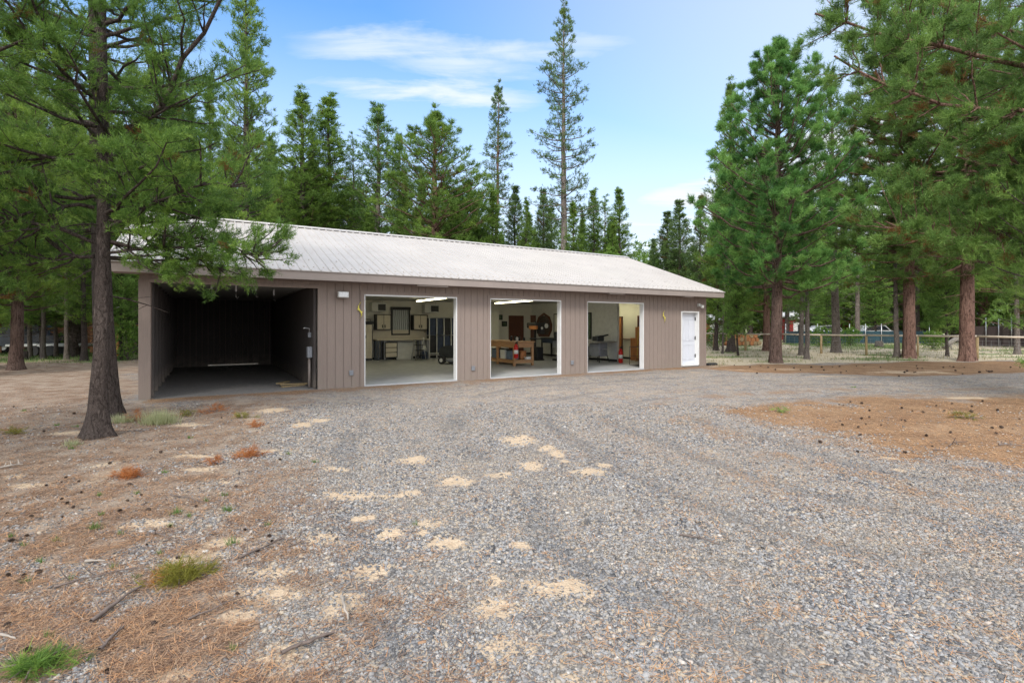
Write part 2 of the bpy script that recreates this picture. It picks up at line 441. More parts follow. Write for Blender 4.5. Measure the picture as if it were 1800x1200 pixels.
def rut(x, y):
    d = poly_sd((x, y), ISLAND) + (fbm(x*.35, y*.35, 23)-.5)*1.2; r_ = np.zeros_like(d)
    for q_, wd_ in ((.9, .1), (2.4, .11), (3.7, .1), (5.2, .11), (6.6, .1)): r_ = np.maximum(r_, sstep(wd_+.14, wd_*.3, np.abs(d-q_)))
    return r_*sstep(-5, -2, x)
def gheight(x, y):
    x = np.asarray(x, float); y = np.asarray(y, float)
    u, v = to_uv(x, y)
    away = sstep(0, 1.5, np.maximum.reduce([-v, v-BD, -u, u-BL]))
    return away * ((fbm(x*.6, y*.6, 91)-.5)*.10*sstep(2, 8, np.hypot(x, y)) + (fbm(x*2.2, y*2.2, 95)-.5)*.035 - rut(x, y)*.016)

def gz(x, y): return float(gheight(np.array([x]), np.array([y]))[0])

def build_ground():
    rs = [0.0]; r = .35
    while r < 600: rs.append(r); r *= 1.0105 if 1.8 < r < 60 else 1.05
    rs = np.array(rs)
    th = np.concatenate([np.radians(np.arange(-62, 62, .36)), np.radians(np.arange(62, 298, 4.0))])
    n, m = len(rs), len(th)
    R, T = np.meshgrid(rs, th, indexing='ij')
    X = (R*np.sin(T)).ravel(); Y = (R*np.cos(T)).ravel()
    Z = gheight(X, Y)
    i = np.arange(n-1)[:, None]*m; j = np.arange(m)[None, :]; j2 = (j+1) % m
    fc = np.stack([i+j, i+m+j, i+m+j2, i+j2], -1).reshape(-1, 4)[:, ::-1]
    me = mesh_from('ground', np.stack([X, Y, Z], 1), fc, 4, masks(X, Y), True)
    t = NT('ground_surface'); p = t.pos()
    fine = t.noise(p, 9, 6, .7); mid = t.noise(p, 2.2, 5, .65); vf = t.noise(p, 60, 4, .7)
    # crushed grey gravel
    cell = t.voro(p, 42, 'F1', 'Color'); cd = t.voro(p, 42, 'F1')
    cell2 = t.voro(p, 17, 'F1', 'Color')
    sc = t.n('ShaderNodeSeparateColor', {'Color': cell}).outputs
    s2 = t.n('ShaderNodeSeparateColor', {'Color': cell2}).outputs
    pal = [(0, (.035, .036, .04)), (.18, (.12, .12, .126)), (.42, (.22, .22, .232)), (.64, (.35, .345, .345)), (.82, (.32, .26, .19)), (.93, (.36, .2, .1)), (1, (.58, .56, .52))]
    grav = t.ramp(sc[0], pal)
    grav2 = t.ramp(s2[0], pal)
    grav = t.mix(.35, grav, grav2)
    grav = t.mix(t.rng(cd, .45, .95, 0, .75), grav, (.07, .066, .062))
    grav = t.mix(t.rng(mid, .4, .66, .08, .5), grav, (.4, .32, .23))
    def litter(c1, c2, c3):
        a = t.noise(t.mapv(p, (1, .22, 1), (0, 0, .5)), 90, 3, .75)
        b = t.noise(t.mapv(p, (.22, 1, 1), (0, 0, -.3)), 85, 3, .75)
        w = t.math('MAXIMUM', a, b)
        c = t.ramp(w, [(.38, c1), (.52, c2), (.68, c3)])
        return t.mix(t.rng(fine, .35, .75, 0, .5), c, c1)
    brown = litter((.1, .06, .042), (.2, .13, .09), (.36, .25, .17))
    orange = litter((.1, .06, .037), (.31, .185, .1), (.48, .325, .195))
    brown = t.mix(t.rng(mid, .4, .6, .1, .8), brown, (.34, .28, .22))
    orange = t.mix(t.rng(t.noise(p, 1.1, 6, .75), .4, .64, 0, .75), orange, (.17, .095, .055))
    sandc = t.mix(t.rng(fine, .3, .7), (.46, .34, .225), (.6, .47, .33))
    sandc = t.mix(t.rng(vf, .58, .7, 0, .6), sandc, (.33, .2, .12))
    dryc = t.mix(t.rng(fine, .3, .7), (.38, .31, .21), (.6, .52, .39))
    grassc = t.mix(t.rng(fine, .35, .65), (.1, .16, .05), (.3, .33, .15))
    dust = t.mix(t.rng(fine, .3, .7), (.2, .195, .19), (.3, .29, .28))
    def m(a, w=.6, lo=.35, hi=.65):
        e = t.math('ADD', t.attr(a), t.math('MULTIPLY', t.math('SUBTRACT', t.noise(p, 22, 5, .8), .5), w))
        return t.rng(e, lo, hi)
    grav = t.mix(t.math('MULTIPLY', m('track', .9, .3, .8), .3), grav, (.1, .1, .102))
    c = t.mix(m('litter', 1.3, .2, .8), grav, brown)
    c = t.mix(m('dry', .5), c, dryc)
    c = t.mix(m('grass', .9), c, grassc)
    c = t.mix(m('orange', 1.3, .25, .75), c, orange)
    c = t.mix(t.math('MULTIPLY', m('sand', 1.3, .3, .8), .9), c, sandc)
    c = t.mix(t.math('MULTIPLY', t.attr('inside'), .75), c, dust)
    h = t.math('ADD', t.math('MULTIPLY', t.math('SUBTRACT', 1.0, cd), .6), t.math('MULTIPLY', vf, .6))
    h = t.math('ADD', h, t.math('MULTIPLY', fine, 1.2))
    t.bsdf(c, .95, 0, t.bump(h, .016), .12)
    o = link('ground', me, t.m); tag(o, 'gravel yard with pine litter, sand patches and dry grass', None, None, 'structure')
build_ground()

def on_screen_sample(rng, n, y0, y1, power=1.0, margin=1.12, shift=0.0):
    """random ground points in front of the viewer, denser towards the viewer"""
    q = rng.random(n)
    e = 1.0 - power
    Y = (y0**e + q*(y1**e - y0**e))**(1/e) if abs(e) > 1e-6 else y0*(y1/y0)**q
    X = (rng.random(n)*2-1)*Y*margin
    return X, Y

def build_gravel():
    rng = np.random.default_rng(5)
    parts = []
    X, Y = on_screen_sample(rng, 620000, 1.9, 10.5, 1.6)   # density per area falls with distance
    mk = masks(X, Y)
    cover = np.maximum.reduce([mk['litter']*.93, mk['orange']*1.02, mk['sand']*.93, mk['dry'], mk['inside']])
    cover = np.clip(cover + (fbm(X*4, Y*4, 7)-.5)*.5, 0, 1)
    keep = rng.random(len(X)) > cover*.985
    X, Y = X[keep], Y[keep]; n = len(X)
    size = np.exp(rng.normal(0, .42, n)) * (.0032 + .00042*Y)
    size *= .62 + .8*fbm(X*.8, Y*.8, 121)
    size = np.clip(size, .002, .014)
    base = np.array([(-1,-1,-1),(1,-1,-1),(1,1,-1),(-1,1,-1),(-1,-1,1),(1,-1,1),(1,1,1),(-1,1,1)], float)
    V = base[None]*(1 + rng.uniform(-.5, .25, (n, 8, 3)))
    V *= np.stack([rng.uniform(.8, 1.6, n), rng.uniform(.6, 1.1, n), rng.uniform(.3, .65, n)], 1)[:, None]
    a, b_, c_ = rng.uniform(0, 2*PI, n), rng.normal(0, .35, n), rng.normal(0, .35, n)
    ca, sa, cb, sb, cc, s_c = np.cos(a), np.sin(a), np.cos(b_), np.sin(b_), np.cos(c_), np.sin(c_)
    x, y, z = V[..., 0], V[..., 1], V[..., 2]
    y, z = y*cb[:, None]-z*sb[:, None], y*sb[:, None]+z*cb[:, None]
    x, z = x*cc[:, None]+z*s_c[:, None], -x*s_c[:, None]+z*cc[:, None]
    x, y = x*ca[:, None]-y*sa[:, None], x*sa[:, None]+y*ca[:, None]
    P = np.stack([x, y, z], -1)*size[:, None, None]
    P += np.stack([X, Y, gheight(X, Y) + size*.25], 1)[:, None]
    fs = np.array([(4,5,6,7),(0,1,5,4),(1,2,6,5),(2,3,7,6),(3,0,4,7)])
    faces = (np.arange(n)*8)[:, None, None] + fs[None]
    tone = np.repeat(rng.random(n), 8)
    me = mesh_from('gravel_stones', P.reshape(-1, 3), faces.reshape(-1, 4), 4, {'tone': tone, 'track': np.repeat(mk['track'][keep], 8)})
    t = NT('crushed_stone'); tn = t.attr('tone')
    c = t.ramp(tn, [(0, (.045, .046, .05)), (.2, (.11, .112, .12)), (.45, (.23, .23, .237)), (.7, (.375, .37, .365)), (.83, (.35, .29, .22)), (.93, (.47, .39, .29)), (.955, (.32, .17, .08)), (1, (.6, .58, .54))])
    c = t.mix(t.rng(t.noise(t.pos(), 1.2, 4), .4, .65, .05, .4), c, (.33, .28, .22))
    c = t.mix(t.rng(t.noise(t.pos(), 150, 3), .3, .7, 0, .3), c, (.12, .12, .12))
    c = t.mix(t.math('MULTIPLY', t.attr('track'), .3), c, (.1, .1, .103))
    t.bsdf(c, .85, 0, None, .2)
    tag(link('gravel_stones', me, t.m), 'loose crushed grey stones covering the yard near the viewer', 'gravel', None, 'stuff')
build_gravel()

def blades(name, P, D, L, W, tone, bend=0.0):
    """flat tapering blades, one quad-ish triangle pair each: P base, D direction, L length, W width"""
    n = len(P)
    up = np.tile([0., 0, 1.], (n, 1))
    S = np.cross(D, up); S /= np.linalg.norm(S, axis=1, keepdims=True)+1e-9
    a = P - S*W[:, None]*.5; b = P + S*W[:, None]*.5
    c = P + D*L[:, None]; c[:, 2] -= bend*L
    V = np.stack([a, b, c], 1).reshape(-1, 3)
    return V, np.arange(n*3).reshape(-1, 3), np.repeat(tone, 3)

def build_needle_litter():
    rng = np.random.default_rng(8)
    X, Y = on_screen_sample(rng, 420000, 1.9, 13, 1.55)
    mk = masks(X, Y)
    dens = np.clip(.035 + mk['litter']*.75 + mk['orange']**1.4*.9, 0, 1) * (1-mk['sand']*.75) * (1-mk['inside']) * (1-mk['dry'])
    dens *= .25 + 1.1*sstep(.3, .65, fbm(X*5, Y*5, 31))
    keep = rng.random(len(X)) < dens
    X, Y = X[keep], Y[keep]; n = len(X)
    a = rng.uniform(0, 2*PI, n)
    D = np.stack([np.cos(a), np.sin(a), rng.uniform(-.02, .22, n)], 1)
    L = rng.uniform(.035, .11, n); W = np.full(n, .0022) + .00045*Y
    P = np.stack([X, Y, gheight(X, Y)+rng.uniform(.004, .014, n)], 1)
    isor = (mk['orange'][keep] > mk['litter'][keep])
    tone = np.where(isor, rng.uniform(.45, 1, n), rng.uniform(0, .8, n))
    V, Fc, T = blades('n', P, D, L, W, tone)
    me = mesh_from('pine_needle_litter', V, Fc, 3, {'tone': T})
    t = NT('dry_fallen_needles')
    t.bsdf(t.ramp(t.attr('tone'), [(0, (.09, .05, .035)), (.3, (.22, .13, .085)), (.55, (.4, .27, .17)), (.8, (.5, .25, .11)), (1, (.6, .38, .2))]), .8, 0, None, .2)
    tag(link('pine_needle_litter', me, t.m), 'dry brown and orange pine needles strewn over the yard', 'pine litter', None, 'stuff')
build_needle_litter()
# ------------------------------------------------------------------ garage
def px_u(px, v=0.0):
    """u on the plane v = const seen at photo column px"""
    t = (px-900)/F
    # -UY*(t*Y-OX) + UX*(Y-OY) = v
    Y = (v - UY*OX + UX*OY) / (UX - UY*t)
    return to_uv(t*Y, Y)[0]
def px_v(px, u):
    t = (px-900)/F
    Y = (u + UX*OX + UY*OY) / (UX*t + UY)
    return to_uv(t*Y, Y)[1]
def py_z(py, u, v): return CH - (py-HOR)/F * B(u, v)[1]

g = thing('garage', 'long brown board-sided garage with open bays, a carport end and pale metal roof', 'garage', (OX, OY, 0), BR)
OPEN = [(.19, 3.65, 2.54), (4.80, 7.47, 2.42), (8.56, 11.20, 2.42), (12.30, 14.93, 2.42), (16.92, 17.94, 2.15)]
WT = 2.86      # top of the front wall
GR = .2032
def groove_wall(mb, a0, a1, z0, z1, put):
    """boards with grooves between them; put(a0,a1,d0,d1,z0,z1) writes one box"""
    put(a0, a1, .014, .13, z0, z1)
    k = math.floor(a0/GR)
    while k*GR < a1:
        b0, b1 = max(a0, k*GR+.006), min(a1, (k+1)*GR-.006)
        if b1-b0 > .01: put(b0, b1, 0, .014, z0, z1)
        k += 1
f = MB()
segs = []
prev = 0.0
for (a, b, h) in OPEN:
    segs.append((prev, a, 0.0, WT)); segs.append((a, b, h, WT)); prev = b
segs.append((prev, BL, 0.0, WT))
for (a, b, z0, z1) in segs: groove_wall(f, a, b, z0 if z0 else .0, z1, lambda x0, x1, d0, d1, q0, q1: f.box(x0, x1, d0, d1, q0, q1))
f.build('front_wall', M['siding'], g)
RZ = lambda v: 2.93 + (v+.5)*(2.0/5.5)       # top of the roof
def gable(name, u_out, sgn):
    mb = MB()
    # split into boards, each topped along the roof slope
    k = 0
    while k*GR < BD:
        b0, b1 = max(.135, k*GR+.006), min(BD, (k+1)*GR-.006)
        if b1 > b0+.01:
            z = [2.86 if False else (RZ(v) if v <= 5 else RZ(10-v)) - .12 for v in (b0, b1)]
            x0, x1 = sorted((u_out, u_out - sgn*.014))
            vs = [(x0,b0,0),(x1,b0,0),(x1,b1,0),(x0,b1,0),(x0,b0,z[0]),(x1,b0,z[0]),(x1,b1,z[1]),(x0,b1,z[1])]
            mb.add(vs, [(3,2,1,0),(4,5,6,7),(0,1,5,4),(1,2,6,5),(2,3,7,6),(3,0,4,7)])
        k += 1
    x0, x1 = sorted((u_out - sgn*.014, u_out - sgn*.12))
    mb2 = [(.135, 0), (BD, 0), (BD, RZ(0)-.12), (5, RZ(5)-.12), (.135, RZ(.135)-.12)]
    n = 5
    vs = [(x0, p[0], p[1]) for p in mb2] + [(x1, p[0], p[1]) for p in mb2]
    mb.add(vs, [tuple(range(n)), tuple(range(9, 4, -1))] + [(i, i+n, (i+1) % n+n, (i+1) % n) for i in range(n)])
    mb.build('end_wall', M['siding'], g)
gable('end_wall', 0.0, -1); gable('end_wall', BL, 1)
# back wall, with the gap under it at the carport
bw = MB(); bw.box(.13, 1.3, 9.9, 10.0, .0, 2.9); bw.box(1.3, 3.1, 9.9, 10.0, .06, 2.9); bw.box(3.1, 3.65, 9.9, 10.0, .0, 2.9); bw.box(3.65, BL-.13, 9.9, 10.0, 0, 2.9)
bw.build('back_wall', M['siding'], g)
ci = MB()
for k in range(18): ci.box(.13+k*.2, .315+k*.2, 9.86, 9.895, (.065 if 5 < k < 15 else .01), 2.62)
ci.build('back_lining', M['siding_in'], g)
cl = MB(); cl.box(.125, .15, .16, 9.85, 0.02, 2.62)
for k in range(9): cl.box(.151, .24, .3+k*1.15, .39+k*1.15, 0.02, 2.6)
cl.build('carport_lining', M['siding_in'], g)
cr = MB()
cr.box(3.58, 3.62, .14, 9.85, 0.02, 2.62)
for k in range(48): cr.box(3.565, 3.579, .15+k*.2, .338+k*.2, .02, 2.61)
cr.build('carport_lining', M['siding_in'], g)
# corner and opening trim, brown
for (a, b, h) in OPEN[1:4]:
    tr = MB(); tr.box(a-.09, a, -.018, -.001, .0, h+.09); tr.box(b, b+.09, -.018, -.001, 0, h+.09); tr.box(a-.0, b+.0, -.018, -.001, h, h+.09)
    tr.build('bay_trim', M['siding'], g)
tr = MB(); tr.box(-.016, .2, -.02, -.001, 0, 2.53); tr.box(3.64, 3.74, -.018, -.001, 0, 2.53); tr.box(-.016, 3.74, -.018, -.001, 2.53, 2.6)
tr.build('carport_trim', M['siding'], g)
tr = MB(); tr.box(BL-.1, BL+.015, -.018, -.001, 0, 2.7)
tr.build('corner_trim', M['siding'], g)
tr = MB(); tr.box(.17, .2, .0, .9, 0, 2.53); tr.build('carport_post', M['siding'], g)
# soffit, fascia, roof
s = MB(); s.box(-.42, BL+.42, -.44, .0, 2.70, 2.72); s.build('soffit', M['soffit'], g)
fa = MB(); fa.box(-.48, BL+.48, -.50, -.46, 2.70, 2.905)
for (a0, a1) in ((6.1, 7.0), (12.9, 13.6), (16.6, 17.1)): fa.box(a0, a1, -.455, -.30, 2.66, 2.70)
def rake(u0, u1):
    for (va, vb) in ((-.46, 5.0), (10.46, 5.0)):
        za, zb = RZ(va if va < 5 else 10-va), RZ(5)
        fa.add([(u0,va,za-.19),(u1,va,za-.19),(u1,va,za-.025),(u0,va,za-.025),(u0,vb,zb-.19),(u1,vb,zb-.19),(u1,vb,zb-.025),(u0,vb,zb-.025)],
               [(0,1,2,3),(7,6,5,4),(0,4,5,1),(1,5,6,2),(2,6,7,3),(3,7,4,0)])
rake(-.48, -.44); rake(BL+.44, BL+.48)
fa.build('fascia', M['trim'], g)
rf = MB()
def slope_bar(u0, u1, z0, z1, v0=-.53, v1=5.0):
    for mir in (0, 1):
        va, vb = (v0, v1) if not mir else (10-v0, 10-v1)
        ra, rb = RZ(v0), RZ(v1)
        rf.add([(u0,va,ra+z0),(u1,va,ra+z0),(u1,va,ra+z1),(u0,va,ra+z1),(u0,vb,rb+z0),(u1,vb,rb+z0),(u1,vb,rb+z1),(u0,vb,rb+z1)],
               [(0,1,2,3),(7,6,5,4),(0,4,5,1),(1,5,6,2),(2,6,7,3),(3,7,4,0)] if not mir else [(3,2,1,0),(4,5,6,7),(1,5,4,0),(2,6,5,1),(3,7,6,2),(0,4,7,3)])
slope_bar(-.52, BL+.52, -.02, 0)
k = 0
while -.5 + k*.229 < BL+.5:
    u = -.5+k*.229
    # trapezoid rib
    for mir in (0, 1):
        va, vb = (-.535, 4.97) if not mir else (10.535, 5.03)
        ra, rb = RZ(-.535), RZ(4.97)
        pr = [(u-.028, .001), (u+.028, .001), (u+.012, .026), (u-.012, .026)]
        vs = [(p[0], va, ra+p[1]) for p in pr] + [(p[0], vb, rb+p[1]) for p in pr]
        fs = [(0,1,2,3), (7,6,5,4), (0,4,5,1), (1,5,6,2), (2,6,7,3), (3,7,4,0)]
        rf.add(vs, fs if not mir else [q[::-1] for q in fs])
    for vv in (-.25, .45, 2.4):
        if (k + int(vv*3)) % 3 == 0 or vv < .0: rf.box(u+.095, u+.125, vv, vv+.03, RZ(vv), RZ(vv)+.03)
    k += 1
rc = rf
rf.build('roof', M['roof'], g)
rc = MB()
rc.add([(-.54, 4.78, RZ(4.78)+.035), (BL+.54, 4.78, RZ(4.78)+.035), (BL+.54, 5, RZ(5)+.048), (-.54, 5, RZ(5)+.048), (-.54, 5.22, RZ(4.78)+.035), (BL+.54, 5.22, RZ(4.78)+.035)],
       [(0,1,2,3), (3,2,5,4)])
rc.build('ridge_cap', M['roof'], g)
# interior shell
fl = MB(); fl.box(3.68, BL-.13, .02, 9.9, .0, .035)
for (a, b, h) in OPEN[1:4]: fl.box(a, b, -.03, .02, 0.0, .034)
fl.build('floor_slab', M['concrete'], g)
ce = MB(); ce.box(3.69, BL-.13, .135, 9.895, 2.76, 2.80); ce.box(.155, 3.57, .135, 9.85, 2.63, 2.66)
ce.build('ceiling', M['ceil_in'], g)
wi = MB()
wi.box(3.69, BL-.13, 9.86, 9.895, .035, 2.76); wi.box(3.66, 3.69, .14, 9.86, .035, 2.76)
wi.box(BL-.17, BL-.135, .14, 9.86, .035, 2.76)
prev = 3.69
for (a, b, h) in OPEN[1:]:
    wi.box(prev, a, .134, .16, .035, 2.76); wi.box(a, b, .134, .16, h, 2.76); prev = b
wi.box(prev, BL-.17, .134, .16, .035, 2.76)
wi.build('interior_wall', M['wall_in'], g)
pw = MB(); pw.box(16.5, 16.62, 3.1, 9.86, .035, 2.76); pw.build('partition_wall', M['white_dull'], g)
sk = MB(); sk.box(16.487, 16.499, 3.1, 9.85, .036, .13); sk.box(3.7, 16.48, 9.845, 9.858, .036, .13); sk.box(BL-.183, BL-.172, .2, 9.8, .036, .13)
sk.build('baseboard', M['black'], g)
# white jambs of the three bays and their raised sectional doors
for (a, b, h) in OPEN[1:4]:
    j = MB(); j.box(a+.001, a+.03, .0, .17, .035, h-.001); j.box(b-.03, b-.001, -.02, .17, .035, h-.001)
    j.box(a+.03, b-.03, -.022, .17, h-.035, h-.001)
    j.build('door_jamb', M['white'], g)
    d = MB()
    for k in range(4): d.box(a-.05, b+.05, .5+k*.56, 1.04+k*.56, 2.56, 2.6, bev=.008)
    od = d.build('overhead_door', M['ceil_in'], g)
    tk = MB()
    for uu in (a-.1, b+.06):
        tk.box(uu, uu+.04, .22, 2.9, 2.54, 2.58); tk.box(uu, uu+.04, .18, .22, .1, 2.58)
    tk.build('door_track', M['steel'], od)
# man door
a, b, h = OPEN[4]
j = MB(); j.box(a-.0, a+.045, -.025, .18, .06, h); j.box(b-.07, b, -.025, .18, .06, h); j.box(a+.045, b-.07, -.025, .18, h-.05, h)
j.box(a+.045, b-.07, -.05, .17, .04, .085); j.build('door_frame', M['white'], g)
d = MB()
w = b-a-.125
d.box(0, w, -.04, 0, .09, h-.06)
def rail_box(x0, x1, z0, z1):
    for (p0, p1, q0, q1) in ((x0, x1, z0, z0+.02), (x0, x1, z1-.02, z1), (x0, x0+.02, z0, z1), (x1-.02, x1, z0, z1)):
        d.box(p0, p1, -.052, -.041, q0, q1)
    d.box(x0+.045, x1-.045, -.05, -.041, z0+.045, z1-.045)
for x0, x1 in ((.1, w/2-.05), (w/2+.05, w-.1)):
    rail_box(x0, x1, .25, .85); rail_box(x0, x1, 1.0, 1.85)
dr = d.build('door', M['door_white'], g, (a+.05, .17, 0)); dr.rotation_euler.z = 0
k = MB(); k.tube([(.07, -.05, 1.02), (.07, -.09, 1.02)], .012); k.lathe([(.0, -.03), (.03, -.02), (.032, .0), (.02, .02), (0, .025)], 10, (.07, -.10, 1.02)); k.build('handle', M['steel'], dr)
for z in (.35, 1.05, 1.8):
    k = MB(); k.box(w-.012, w+.012, -.07, -.042, z, z+.12); k.tube([(w+.0, -.075, z-.01), (w+.0, -.075, z+.13)], .012, 6); k.build('hinge', M['black'], dr)
# services on the wall
fx = MB()
fx.box(4.10, 4.36, -.19, -.05, 2.31, 2.46, bev=.01); fx.box(4.20, 4.28, -.06, 0, 2.36, 2.42)
l = fx.build('flood_light', M['white_dull'], g)
lm = MB(); lm.box(4.12, 4.34, -.20, -.191, 2.33, 2.44); lm.build('lens', M['steel'], l)
fx = MB(); fx.lathe([(.02, 0), (.06, .02), (.075, .12), (.06, .13)], 12, (17.98, -.14, 2.27)); fx.tube([(17.98, -.02, 2.42), (17.98, -.14, 2.40)], .02)
fx.box(17.86, 17.93, -.09, -.0, 2.34, 2.46)
fx.build('flood_light', M['white_dull'], g)
def outlet(px, py):
    u = px_u(px); z = py_z(py, u, 0)
    o = MB(); o.box(u-.05, u+.05, -.045, 0, z-.065, z+.065, bev=.006); o.box(u-.052, u+.052, -.052, -.044, z+.03, z+.07); o.build('outlet_box', M['grey'], g)
outlet(617, 655); outlet(831, 647); outlet(1005, 637)
# yellow wall ornaments (bent strips)
for (px, py, hh) in ((632, 545, .42), (1166, 556, .46)):
    u = px_u(px); z = py_z(py, u, 0)
    o = MB(); pts = []
    for i in range(15):
        q = i/14; pts.append((.05*math.sin(q*2*PI*1.1)*(1-.3*q), -.03, (q-.5)*hh))
    o.tube(pts, [.004+.014*math.sin(PI*i/14) for i in range(15)], 6)
    o.box(-.06, -.02, -.045, -.03, .0, .05, rot=('Y', .7)); o.box(.02, .06, -.045, -.03, -.08, -.03, rot=('Y', .7))
    ob = o.build('wall_ornament', M['yellow'], None, B(u, -.01, z)); ob.rotation_euler.z = BR
    tag(ob, 'twisted yellow metal ornament on the siding ' + ('beside the first open bay' if px < 900 else 'between the third bay and the white door'), 'wall ornament')
# meter boxes on the carport's right inner wall
e = thing('electrical_box', 'grey electrical box with conduit on the right inner wall of the carport', 'electrical box', B(3.56, .35), BR)
m = MB(); m.box(-.12, -.002, -.1, .1, .78, 1.06, bev=.012); m.build('box', M['grey'], e)
m = MB(); m.tube([(-.06, 0, .02), (-.06, 0, .77)], .03); m.tube([(-.06, .08, .1), (-.06, .08, .77)], .022); m.build('conduit', M['trim'], e)
e = thing('shutoff_switch', 'small grey switch with a bent metal pipe above the carport electrical box', 'switch box', B(3.56, .45, 1.25), BR)
m = MB(); m.box(-.08, -.002, -.04, .05, .04, .17, bev=.01); m.build('box', M['grey'], e)
m = MB(); m.tube([(-.05, -.02, .17), (-.05, -.04, .27), (-.16, -.05, .29), (-.2, -.1, .28)], .016); m.build('pipe', M['steel'], e)
for (du, dv, L_, r_) in ((-.35, .75, .7, .1), (-.6, 1.0, .55, -.35)):
    pass
w_ = thing('scrap_boards', 'short brown offcut boards lying by the carport wall', 'boards', B(3.2, .95), BR)
for i, (x, y, L_, rr) in enumerate(((0, 0, .6, .3), (.05, .18, .7, -.2), (-.2, .4, .5, .9))):
    m = MB(); m.box(-L_/2, L_/2, -.05, .05, .005+i*.03, .033+i*.03, rot=('Z', rr)); m.build('board', M['post'], w_, (x, y, 0))
for i, (u_, z_) in enumerate(((1.35, 2.36), (1.9, 2.34), (2.4, 2.4), (2.9, 2.33))):
    h = MB(); h.tube([(0, 0, .14), (0, 0, 0), (.03, 0, -.03), (.06, 0, 0)], .007, 6); h.box(-.02, .02, -.01, .01, .14, 2.63-z_)
    ob = h.build('ceiling_hook', M['steel'], None, B(u_, 1.0+.5*i, z_)); ob.rotation_euler.z = BR
    tag(ob, 'small metal hook hanging from the dark carport ceiling', 'hook', 'hooks in the carport ceiling')
dp = MB(); dp.box(-.0, .55, -.12, .12, 0, .06, bev=.01); dp.box(.02, .53, -.09, .09, .06, .09)
ob = dp.build('splash_block', M['black'], None, B(BL+.1, .05)); ob.rotation_euler.z = BR
tag(ob, 'low black splash block at the right corner of the garage', 'splash block')

# ------------------------------------------------------------------ inside the garage
def room(name, label, cat, u, v, z=.035, rz=0.0, group=None): return thing(name, label, cat, B(u, v, z), BR+rz, group)
def light(u, v0, v1, where):
    t_ = room('strip_light', 'lit yellowish fluorescent strip on the ceiling ' + where, 'strip light', u, v0, 2.60)
    n = 2
    L = (v1-v0)
    m = MB(); m.box(-.06, .06, 0, L, .08, .158); m.build('housing', M['white'], t_)
    for q in (-.03, .03):
        m = MB(); m.tube([(q, .02, .055), (q, L-.02, .055)], .018, 8); m.build('tube', M['tube'], t_)
light(5.35, 2.6, 6.2, 'over the first bay, nearest the carport')
light(9.15, 3.7, 7.7, 'between the first and second bays')
light(13.1, 3.3, 7.8, 'between the second and third bays')
light(17.4, 3.0, 6.5, 'in the small room past the partition')

VB = 9.84
def wall_cab(px0, px1, py0, py1, label):
    v = VB-.35
    u0, u1 = px_u(px0, v), px_u(px1, v); z1, z0 = py_z(py0, u0, v), py_z(py1, u0, v)
    c = room('wall_cabinet', label, 'cabinet', u0, v, z0)
    m = MB(); m.box(0, u1-u0, 0, .34, 0, z1-z0); m.build('body', M['black'], c)
    w = (u1-u0-.1)/2
    for k in (0, 1):
        m = MB(); m.box(.05+k*(w+.01), .04+w+k*(w+.01), -.02, -.002, .04, z1-z0-.04, bev=.006); d_ = m.build('door', M['beige'], c)
        hx = .05+w-.07 if k == 0 else .05+w+.05
        m = MB(); m.box(hx-.02, hx+.02, -.045, -.022, .1, .24); m.build('handle', M['black'], d_)
wall_cab(661, 688, 552, 580, 'beige two-door wall cabinet left of the window over the workbench')
wall_cab(726, 752, 553, 580, 'beige two-door wall cabinet right of the window over the workbench')
# tall cabinet
v = VB-.5; u0, u1 = px_u(628, v), px_u(655, v)
c = room('tall_cabinet', 'tall beige steel cabinet at the left edge of the first bay', 'cabinet', u0, v)
H_ = py_z(569, u0, v)-.035
m = MB(); m.box(0, u1-u0, 0, .48, .08, H_); m.box(.03, u1-u0-.03, .03, .45, 0, .08); m.build('body', M['black'], c)
for k in (0, 1):
    ww = (u1-u0-.06)/2
    m = MB(); m.box(.025+k*(ww+.01), .02+ww+k*(ww+.01), -.02, -.002, .1, H_-.03, bev=.006); d_ = m.build('door', M['beige'], c)
    m = MB(); m.box(.02+ww-.06+k*.08, .02+ww-.03+k*.08, -.045, -.022, 1.0, 1.14); m.build('handle', M['black'], d_)
bx = MB(); bx.box(0, .5, 0, .3, 0, .12, bev=.02); bx.tube([(.1, .15, .12), (.12, .15, .2), (.38, .15, .2), (.4, .15, .12)], .015)
ob = bx.build('tool_case', M['black'], None, B(u0+.25, v+.05, H_+.036)); ob.rotation_euler.z = BR; tag(ob, 'black tool case on top of the tall beige cabinet', 'tool case')
# window with blinds
u0, u1 = px_u(687, VB), px_u(720, VB); z1, z0 = py_z(540, u0, VB), py_z(589, u0, VB)
c = thing('garage_window', 'dark framed window with a striped grey blind over the workbench', 'window', B(u0, VB, z0), BR)
m = MB()
for (a_, b_, q, w_) in ((0, .07, 0, z1-z0), (u1-u0-.07, u1-u0, 0, z1-z0), (.07, u1-u0-.07, 0, .07), (.07, u1-u0-.07, z1-z0-.07, z1-z0)): m.box(a_, b_, -.06, .01, q, w_)
m.box(-.03, u1-u0+.03, -.09, -.061, z1-z0-.12, z1-z0+.02); m.build('frame', M['black'], c)
m = MB(); m.box(.07, u1-u0-.07, -.02, .0, .07, z1-z0-.07); m.build('blind', M['blind'], c)
